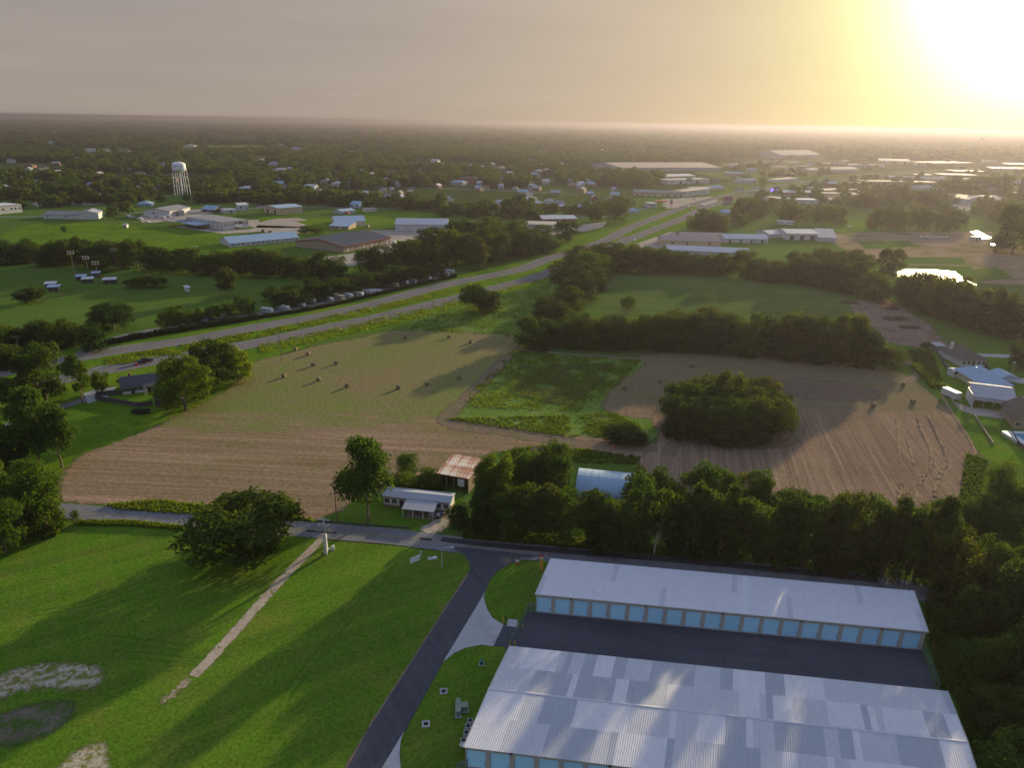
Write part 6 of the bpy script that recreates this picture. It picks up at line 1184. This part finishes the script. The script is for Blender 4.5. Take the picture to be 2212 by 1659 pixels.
m_, t_, b_ = newmat('lit_sign'); b_.inputs['Emission Color'].default_value = (.25, .12, 1, 1); b_.inputs['Emission Strength'].default_value = 1.2; b_.inputs['Base Color'].default_value = (.1, .05, .4, 1)
o = empty('electronic_sign', G(1671, 417), .15, 'glowing blue-violet electronic sign beside the far highway', 'sign'); h = hgt(1671, 417, 407); MB().box(-5, -.3, h-4, 5, .3, h).build('screen', m_, o); MB().tube((0, .1, 0), (0, .1, h-3.9), .35).build('post', STEEL, o)
o = empty('price_sign', G(1449, 447), .2, 'tall gas station price sign with white, red and blue panels', 'sign'); h = hgt(1449, 447, 428)
for k, c in enumerate(((.5, .5, .5), (.4, .06, .06), (.10, .14, .34), (.55, .55, .55))): MB().box(-1.5, -.3, h-8+k*2, 1.5, .3, h-6.1+k*2).build('panel', flat('price_panel', c, .5), o)
MB().tube((0, 0, 0), (0, 0, h-8), .3).build('post', STEEL, o)
o = empty('highway_sign', G(1180, 547), .35, 'blank pale highway sign board on the far verge', 'sign'); h = hgt(1180, 547, 534); w_ = 12*mpp(1180, 547)/2; MB().box(-w_, -.08, h*.25, w_, .08, h).build('board', flat('sign_back', (.42, .50, .52), .6), o)
for q in (-.6, .6): MB().box(q*w_-.1, .09, 0, q*w_+.1, .25, h*.95).build('post', WOOD, o)
for (x, y, yt, lb) in ((1370, 536, 514, 'street lamp at the near carriageway before the warehouses'), (1388, 540, 512, 'second street lamp behind the one at the near carriageway'), (1485, 447, 434, 'street lamp between the carriageways at the gas station'), (1539, 462, 444, 'street lamp beside the double billboard'), (2185, 804, 782, 'thin lamp post on the lawn between the right houses')):
    h = hgt(x, y, yt); o = empty('street_lamp', G(x, y), 0, lb, 'street lamp'); MB().tube((0, 0, 0), (0, 0, h), .13, .09, 6).build('pole', STEEL, o); MB().lathe([(.01, h-.3), (.55, h-.15), (.5, h+.15), (.01, h+.3)], 10).build('lamp_head', LAMPW, o)
# sign board, lamp, boxes and flag at the storage entrance
o = empty('sign_board', G(897, 1219), R(40), 'blank white sign board on the lawn near the lane', 'sign'); MB().box(-1.2, -.04, .6, 1.2, .04, 1.9).build('board', flat('board_white', (.62, .68, .70), .6), o)
for q in (-1.0, 1.0): MB().box(q-.05, .045, 0, q+.05, .14, 1.8).build('post', WOOD, o)
tag(MB().box(-.14, -.14, 0, .14, .14, 1.15).box(-.16, -.16, 1.15, .16, .16, 1.25).build('utility_marker', CONCP, None, loc=G(909, 1202)), 'short white utility marker post behind the sign board', 'post')
o = empty('utility_box', G(934, 1207), .2, 'flat white utility box and pad on the lawn by the lamp', 'utility box'); MB().box(-1.0, -.5, 0, .1, .5, .14).build('pad', CONC, o); MB().box(.11, -.4, 0, 1.0, .4, .28).build('lid', PAINT['white'], o)
h = hgt(955, 1227, 1185); o = empty('street_lamp', G(955, 1227), .1, 'slim white street lamp on the lawn at the drive corner', 'street lamp'); MB().tube((0, 0, 0), (0, 0, h), .10, .07, 8).build('pole', CONCP, o); MB().tube((0, 0, h-.1), (.9, 0, h+.25), .05).tube((.9, 0, h+.25), (1.9, 0, h+.2), .05).build('arm', CONCP, o); MB().box(1.8, -.16, h+.08, 2.5, .16, h+.28).build('lamp_head', LAMPW, o)
o = empty('utility_box', G(715, 1188), .2, 'small white box on a pipe beside the concrete power pole', 'utility box'); MB().box(-.9, -.2, 0, .2, .2, .4).build('pipe_cover', PAINT['silver'], o); MB().box(.21, -.3, 0, .8, .3, .95).build('cabinet', PAINT['white'], o)
# OPEN feather flag
FLY = flat('flag_yellow', (.62, .45, .04), .7, var=.05); FLR = flat('flag_red', (.45, .04, .05), .7); FLW = flat('flag_white', (.7, .7, .72), .7)
o = empty('feather_flag', G(1169, 1233), -.1, 'yellow OPEN feather flag with a red and white top at the building corner', 'flag'); MB().tube((-.42, 0, 0), (-.42, 0, 3.9), .03).build('pole', STEEL, o)
MB().box(-.40, -.015, .35, .35, .015, 2.95).build('banner', FLY, o); MB().box(-.40, -.016, 2.951, .38, .016, 3.25).build('white_band', FLW, o); MB().prism([(-.40, 3.251), (.40, 3.251), (.36, 3.6), (.15, 3.85), (-.40, 3.9)], -.015, .015, 'y').build('red_top', FLR, o); MB().box(-.40, -.017, .15, .36, .017, .349).build('red_hem', flat('flag_orange', (.6, .2, .04), .7), o)
def letters(txt, parent, mat, size, loc, rot, th=.01):
    cu = bpy.data.curves.new('lettering', 'FONT'); cu.body = txt; cu.size = size; cu.extrude = th; cu.align_x = 'CENTER'
    tmp = bpy.data.objects.new('tmp', cu); COL.objects.link(tmp); dg = bpy.context.evaluated_depsgraph_get(); me = bpy.data.meshes.new_from_object(tmp.evaluated_get(dg)); bpy.data.objects.remove(tmp)
    me.materials.clear(); me.materials.append(mat); return link('lettering', me, parent, loc, rot)
for k, ch in enumerate('OPEN'): letters(ch, o, FLR, .72, (-.02, -.03, 2.35-k*.63), (R(90), 0, 0))
o = empty('yard_sign', G(1117, 1222), 0, 'small white and red yard sign at the drive mouth', 'sign'); MB().box(-.35, -.02, .9, .35, .02, 1.4).build('upper_panel', FLW, o); MB().box(-.35, -.02, .35, .35, .02, .85).build('lower_panel', FLR, o); MB().tube((0, .05, 0), (0, .05, 1.4), .025).build('stake', STEEL, o)
letters('A', o, PAINT['blue'], .4, (0, -.035, 1.0), (R(90), 0, 0))
# gate, fence, bollards
X7 = lambda x, y: (1051.8+.3344*x, 1104.5+.3344*y); Y2 = lambda zx, zy: (1051.8+.0911*zx, 1281.9+.0911*zy)
m_, t_, b_ = newmat('chain_link'); o_ = t_.nodes['Material Output']; tr = t_.nodes.new('ShaderNodeBsdfTransparent'); mx = t_.nodes.new('ShaderNodeMixShader'); mx.inputs[0].default_value = .42; b_.inputs['Base Color'].default_value = (.16, .24, .23, 1); b_.inputs['Roughness'].default_value = .5
t_.links.new(tr.outputs[0], mx.inputs[1]); t_.links.new(b_.outputs[0], mx.inputs[2]); t_.links.new(mx.outputs[0], o_.inputs[0]); CHAIN = m_; GPOST = flat('green_post', (.12, .20, .18), .5, .4)
def chainfence(name, px, label, h=1.9, cat='fence', step=3.0):
    o = empty(name, G(*px[0]), 0, label, cat); P = [G(*q)-o.location for q in px]
    for a, b2 in zip(P, P[1:]):
        d = b2-a; L = d.length; n = max(1, int(L/step)); u = d.normalized()
        for k in range(n+1): q = a+d*(k/n); MB().tube((0, 0, 0), (0, 0, h+.05), .045, .045, 6).build('post', GPOST, o, loc=q)
        for k in range(n): q = a+d*(k/n); r_ = a+d*((k+1)/n); MB().quad((q.x, q.y, .03), (r_.x, r_.y, .03), (r_.x, r_.y, h), (q.x, q.y, h)).build('mesh_panel', CHAIN, o)
        MB().tube((a.x, a.y, h), (b2.x, b2.y, h), .035, .035, 6).build('top_rail', GPOST, o)
chainfence('chain_fence', [Y2(1130, 440), Y2(985, 445), Y2(820, 760)], 'green chain-link fence at the left end of the upper storage building')
chainfence('yard_gate', [Y2(800, 830), Y2(560, 1260)], 'sliding chain-link gate across the storage yard entrance', cat='gate')
chainfence('chain_fence', [(1992, 1408), (2010, 1450), (2026, 1495)], 'chain-link fence at the right end of the storage yard')
chainfence('chain_fence', [X7(-200, 1700), (1010, 1663)], 'chain-link fence corner at the bottom left of the lower storage building')
BOL = flat('yellow_bollard', (.50, .34, .05), .6)
for i, (zx, zy, lb) in enumerate(((388, 705, 'yellow bollard at the apron edge by the keypad pad'), (735, 850, 'upper outer yellow bollard at the gate'), (845, 862, 'upper inner yellow bollard at the gate'), (548, 1255, 'lower outer yellow bollard at the gate'), (665, 1258, 'lower inner yellow bollard at the gate'))):
    tag(MB().tube((0, 0, 0), (0, 0, 1.15), .11, .11, 10).lathe([(.11, 1.15), (.08, 1.2), (.01, 1.23)], 10).build('bollard', BOL, None, loc=G(*Y2(zx, zy))), lb, 'bollard')
o = empty('keypad', G(*Y2(450, 690)), 0, 'dark gate keypad post beside the yellow bollard', 'keypad'); MB().tube((0, 0, 0), (0, 0, 1.0), .05).build('post', BLACK, o); MB().box(-.12, -.1, .9, .12, .1, 1.25).build('keypad_box', BLACK, o)
tag(MB().box(-.9, -1.0, 0, .9, 1.0, .12).build('concrete_pad', CONC, None, loc=G(*Y2(605, 718)), rot=(0, 0, -.15)), 'small pale concrete pad inside the gate lawn', 'pad')
# drains and boxes on the office lawn, drains in the yard
X6 = lambda x, y: (558.8+.3344*x, 1104.5+.3344*y)
for (q, lb, s_) in ((X6(1195, 1167), 'upper square lawn drain with a pale concrete frame', .62), (X6(1080, 1378), 'lower square lawn drain with a pale concrete frame', .62), (X7(640, 863), 'left drain grate in the storage yard', .42), (X7(1533, 955), 'middle drain grate in the storage yard', .42), ((1610.6+.3344*733, 1104.5+.3344*1045), 'right drain grate in the storage yard', .42)):
    o = empty('drain', G(*q)+Vector((0, 0, .07)), .1, lb, 'drain'); f = MB()
    for a in ((-s_, -s_, s_, -s_*.55), (-s_, s_*.55, s_, s_), (-s_, -s_*.549, -s_*.55, s_*.549), (s_*.55, -s_*.549, s_, s_*.549)): f.box(a[0], a[1], -.06, a[2], a[3], .05)
    f.build('frame', CONC if s_ > .5 else WALL['dark'], o)
    for k in range(5): MB().box(-s_*.5+k*s_*.22, -s_*.545, .0, -s_*.5+k*s_*.22+s_*.1, s_*.545, .03).build('bar', BLACK, o)
    MB().box(-s_*.545, -s_*.545, -.06, s_*.545, s_*.545, -.02).build('pit', BLACK, o)
GREENB = flat('transformer_green', (.16, .22, .17), .6)
for (q, sz, lb, mt) in ((X6(1290, 1290), (.35, 1.4, 1.1), 'long grey-green utility cabinet on the office lawn', GREENB), (X6(1327, 1284), (.6, .55, 1.0), 'square green transformer on a pad on the office lawn', GREENB), (X6(1441, 990), (.32, .32, .7), 'small dark green pedestal on the office lawn', flat('dark_green_box', (.02, .10, .08), .6))):
    o = empty('utility_box', G(*q)+Vector((0, 0, .03)), .1, lb, 'utility box'); MB().box(-sz[0], -sz[1], .1, sz[0], sz[1], sz[2]).build('cabinet', mt, o); MB().box(-sz[0]-.15, -sz[1]-.15, 0, sz[0]+.15, sz[1]+.15, .1).build('pad', CONC, o); MB().box(-sz[0]-.03, -sz[1]-.03, sz[2], sz[0]+.03, sz[1]+.03, sz[2]+.06).build('lid', mt, o)
FAN = BLACK
for i, (zx, zy) in enumerate(((1372, 1362), (1358, 1398), (1348, 1440), (1330, 1490))):
    o = empty('air_conditioner', G(*X6(zx-6, zy+22))+Vector((0, 0, .03)), .1, f'{ORD[i]} air conditioner from the back along the lower storage wall', 'air conditioner', 'air conditioners at the storage wall'); MB().box(-.42, -.42, .08, .42, .42, .95).build('casing', PAINT['silver'], o); MB().lathe([(.36, .955), (.36, .99), (.30, .99), (.05, .965)], 14).build('fan_grille', FAN, o); MB().box(-.5, -.5, 0, .5, .5, .08).build('pad', CONC, o)
o = empty('satellite_dish', G(*X6(1316, 1545))+Vector((0, 0, .03)), 0, 'small round satellite dish at the corner of the lower storage building', 'dish'); MB().tube((0, 0, 0), (0, 0, .8), .04).build('mast', STEEL, o); MB().lathe([(.01, .95), (.3, 1.0), (.45, 1.12)], 14).build('dish', PAINT['white'], o)
# farmyard and garden clutter
o = empty('utility_trailer', G(945, 1117), .1, 'small flat trailer loaded with junk under the mobile home porch', 'trailer'); MB().box(-2.2, -.9, .45, 2.2, .9, .6).build('deck', WOOD, o)
for q in (-.9, .9): link('wheel', WH, o, (0, q, .34))
for k in range(6): MB().box(-.3, -.3, 0, .3, .3, .5).build('junk', (PAINT['silver'], PAINT['blue'], WOOD)[k % 3], o, loc=(-1.7+k*.65, random.uniform(-.4, .4), .6), rot=(0, 0, k))
tag(MB().box(-.6, -.4, 0, .6, .4, .5).box(-.5, -.35, .5, .5, .3, .8).box(-.45, -.3, .8, .45, .25, 1.05).build('porch_steps', WOOD, None, loc=G(900, 1104)), 'wooden steps at the mobile home porch', 'steps')
tag(MB().lathe([(.01, 0), (.28, 0), (.3, .45), (.29, .9), (.01, .92)], 10).build('barrel', PAINT['blue'], None, loc=G(889, 1107)), 'small blue barrel by the mobile home porch', 'barrel')
o = empty('flatbed_trailer', G(305, 893), .15, 'black utility trailer parked outside the garden fence', 'trailer'); MB().box(-2.6, -1.0, .5, 2.6, 1.0, .65).box(-2.6, -1.0, .651, -2.5, 1.0, 1.3).box(-2.499, -1.0, .651, 2.6, -.9, 1.2).box(-2.499, .9, .651, 2.6, 1.0, 1.2).build('bed', BLACK, o)
for x in (-.5, .5):
    for q in (-1.1, 1.1): link('wheel', WH, o, (x, q, .34))
o = empty('flagpole', G(294, 818), 0, 'flagpole with a small flag behind the ranch house', 'flag'); MB().tube((0, 0, 0), (0, 0, 6), .05).build('pole', STEEL, o); MB().box(.05, -.01, 4.8, 1.6, .01, 5.8).build('flag', FLR, o); MB().box(.05, -.012, 5.4, .7, .012, 5.79).build('canton', PAINT['blue'], o)
# swimming pool and garden walls
o = empty('swimming_pool', G(2192, 950), 0, 'swimming pool with a white deck at the right picture edge', 'pool'); pw_, t_, b_ = newmat('pool_water'); b_.inputs['Base Color'].default_value = (.06, .26, .42, 1); b_.inputs['Roughness'].default_value = .1
MB().box(-1.5, -5, 0, 7, -2.7, 1.0).box(-1.5, 2.7, 0, 7, 4.2, 1.0).box(-1.5, -2.699, 0, .8, 2.699, 1.0).box(5.5, -2.699, 0, 7, 2.699, 1.0).build('deck', PAINT['white'], o); MB().box(.81, -2.69, 0, 5.49, 2.69, .85).build('water', pw_, o)
def lowwall(px, h, label, mat=WALL['tan'], name='garden_wall'):
    o = empty(name, G(*px[0]), 0, label, 'wall' if 'wall' in name else 'fence'); fencerun(o, px, h, mat, 3.0, .2)
lowwall([(2043, 842), (2068, 886)], .7, 'low pale wall between the field and the carport yard'); lowwall([(2105, 899), (2145, 961)], .7, 'low pale wall running down the back lawn'); lowwall([(2183, 935), (2197, 960), (2225, 985)], 1.3, 'dark fence round the swimming pool', WALL['dark'], 'pool_fence')
lowwall([(2018, 752), (2040, 790), (2052, 808)], 1.2, 'dark wire fence at the left of the house lots', WALL['dark'], 'lot_fence'); lowwall([(2040, 752), (2058, 772)], 1.5, 'dark fence above the brown hip-roofed house', WALL['dark'], 'lot_fence'); lowwall([(2128, 792), (2142, 812)], 1.5, 'dark fence between the two hip-roofed houses', WALL['dark'], 'lot_fence')
# low things on the field: farm implement, stones
o = empty('farm_implement', G(1326, 966), .4, 'red farm implement left on the bare track', 'implement'); MB().tube((-1.2, 0, 0), (0, 0, .9), .08).tube((0, 0, .9), (1.2, .3, 0), .08).tube((-.8, .6, .1), (.8, .6, .1), .08).tube((0, 0, .9), (0, .7, .1), .08).build('frame', PAINT['orange'], o); MB().box(-.5, -.1, .25, .4, .5, .4).build('seat_plate', PAINT['red'], o)
# ------------------------------------------------------------------ haze
mb = MB().box(-46000, -700, -1.2, 46000, 45600, 93.0)
m = bpy.data.materials.new('haze'); m.use_nodes = True; t = m.node_tree
for n in list(t.nodes):
    if n.type != 'OUTPUT_MATERIAL': t.nodes.remove(n)
pv = t.nodes.new('ShaderNodeVolumePrincipled'); pv.inputs['Color'].default_value = (.27, .25, .305, 1)
pv.inputs['Density'].default_value = 1.6e-4; pv.inputs['Anisotropy'].default_value = .57
t.links.new(pv.outputs[0], t.nodes['Material Output'].inputs['Volume'])
hz = mb.build('haze', m); hz['kind'] = 'stuff'

# two small far clouds above the horizon
cm = bpy.data.materials.new('cloud_vapour'); cm.use_nodes = True; t = cm.node_tree
for n in list(t.nodes):
    if n.type != 'OUTPUT_MATERIAL': t.nodes.remove(n)
pv = t.nodes.new('ShaderNodeVolumePrincipled'); pv.inputs['Color'].default_value = (.62, .60, .62, 1); pv.inputs['Density'].default_value = 7e-4
t.links.new(pv.outputs[0], t.nodes['Material Output'].inputs['Volume'])
from mathutils import noise as mn
for ci, (cx, cy_, lumps, lb) in enumerate(((1130, 206, ((-48, -6, 22, 4), (-22, 2, 20, 4), (8, -3, 24, 8), (34, 1, 16, 4), (60, 4, 14, 3)), 'wispy low cloud over the middle of the horizon'), (742, 204, ((-28, 0, 16, 4), (0, 4, 12, 3), (24, 0, 14, 5)), 'smaller wispy cloud left of the middle cloud'))):
    D = 26000; mb = MB()
    for (dx, dy, rx, rz) in lumps:
        v = ray(cx+dx, cy_+dy); k = D/math.hypot(v[0], v[1]); c = Vector((v[0]*k, v[1]*k, HC+v[2]*k)); px = D/FOC; i0 = len(mb.v); nu, nv = 22, 11
        for a in range(nv+1):
            for b2 in range(nu):
                th, ph = math.pi*a/nv, 2*math.pi*b2/nu; d = Vector((math.sin(th)*math.cos(ph), math.sin(th)*math.sin(ph), math.cos(th))); q = 1+.9*mn.noise(d*2.1+c*.001)+.35*mn.noise(d*5+c*.001)
                mb.v.append((c.x+d.x*rx*px*q, c.y+d.y*rx*px*.6*q, c.z+d.z*rz*px*q))
        for a in range(nv):
            for b2 in range(nu): mb.f.append((i0+a*nu+b2, i0+a*nu+(b2+1) % nu, i0+(a+1)*nu+(b2+1) % nu, i0+(a+1)*nu+b2))
    tag(mb.build('cloud', cm), lb, 'cloud')
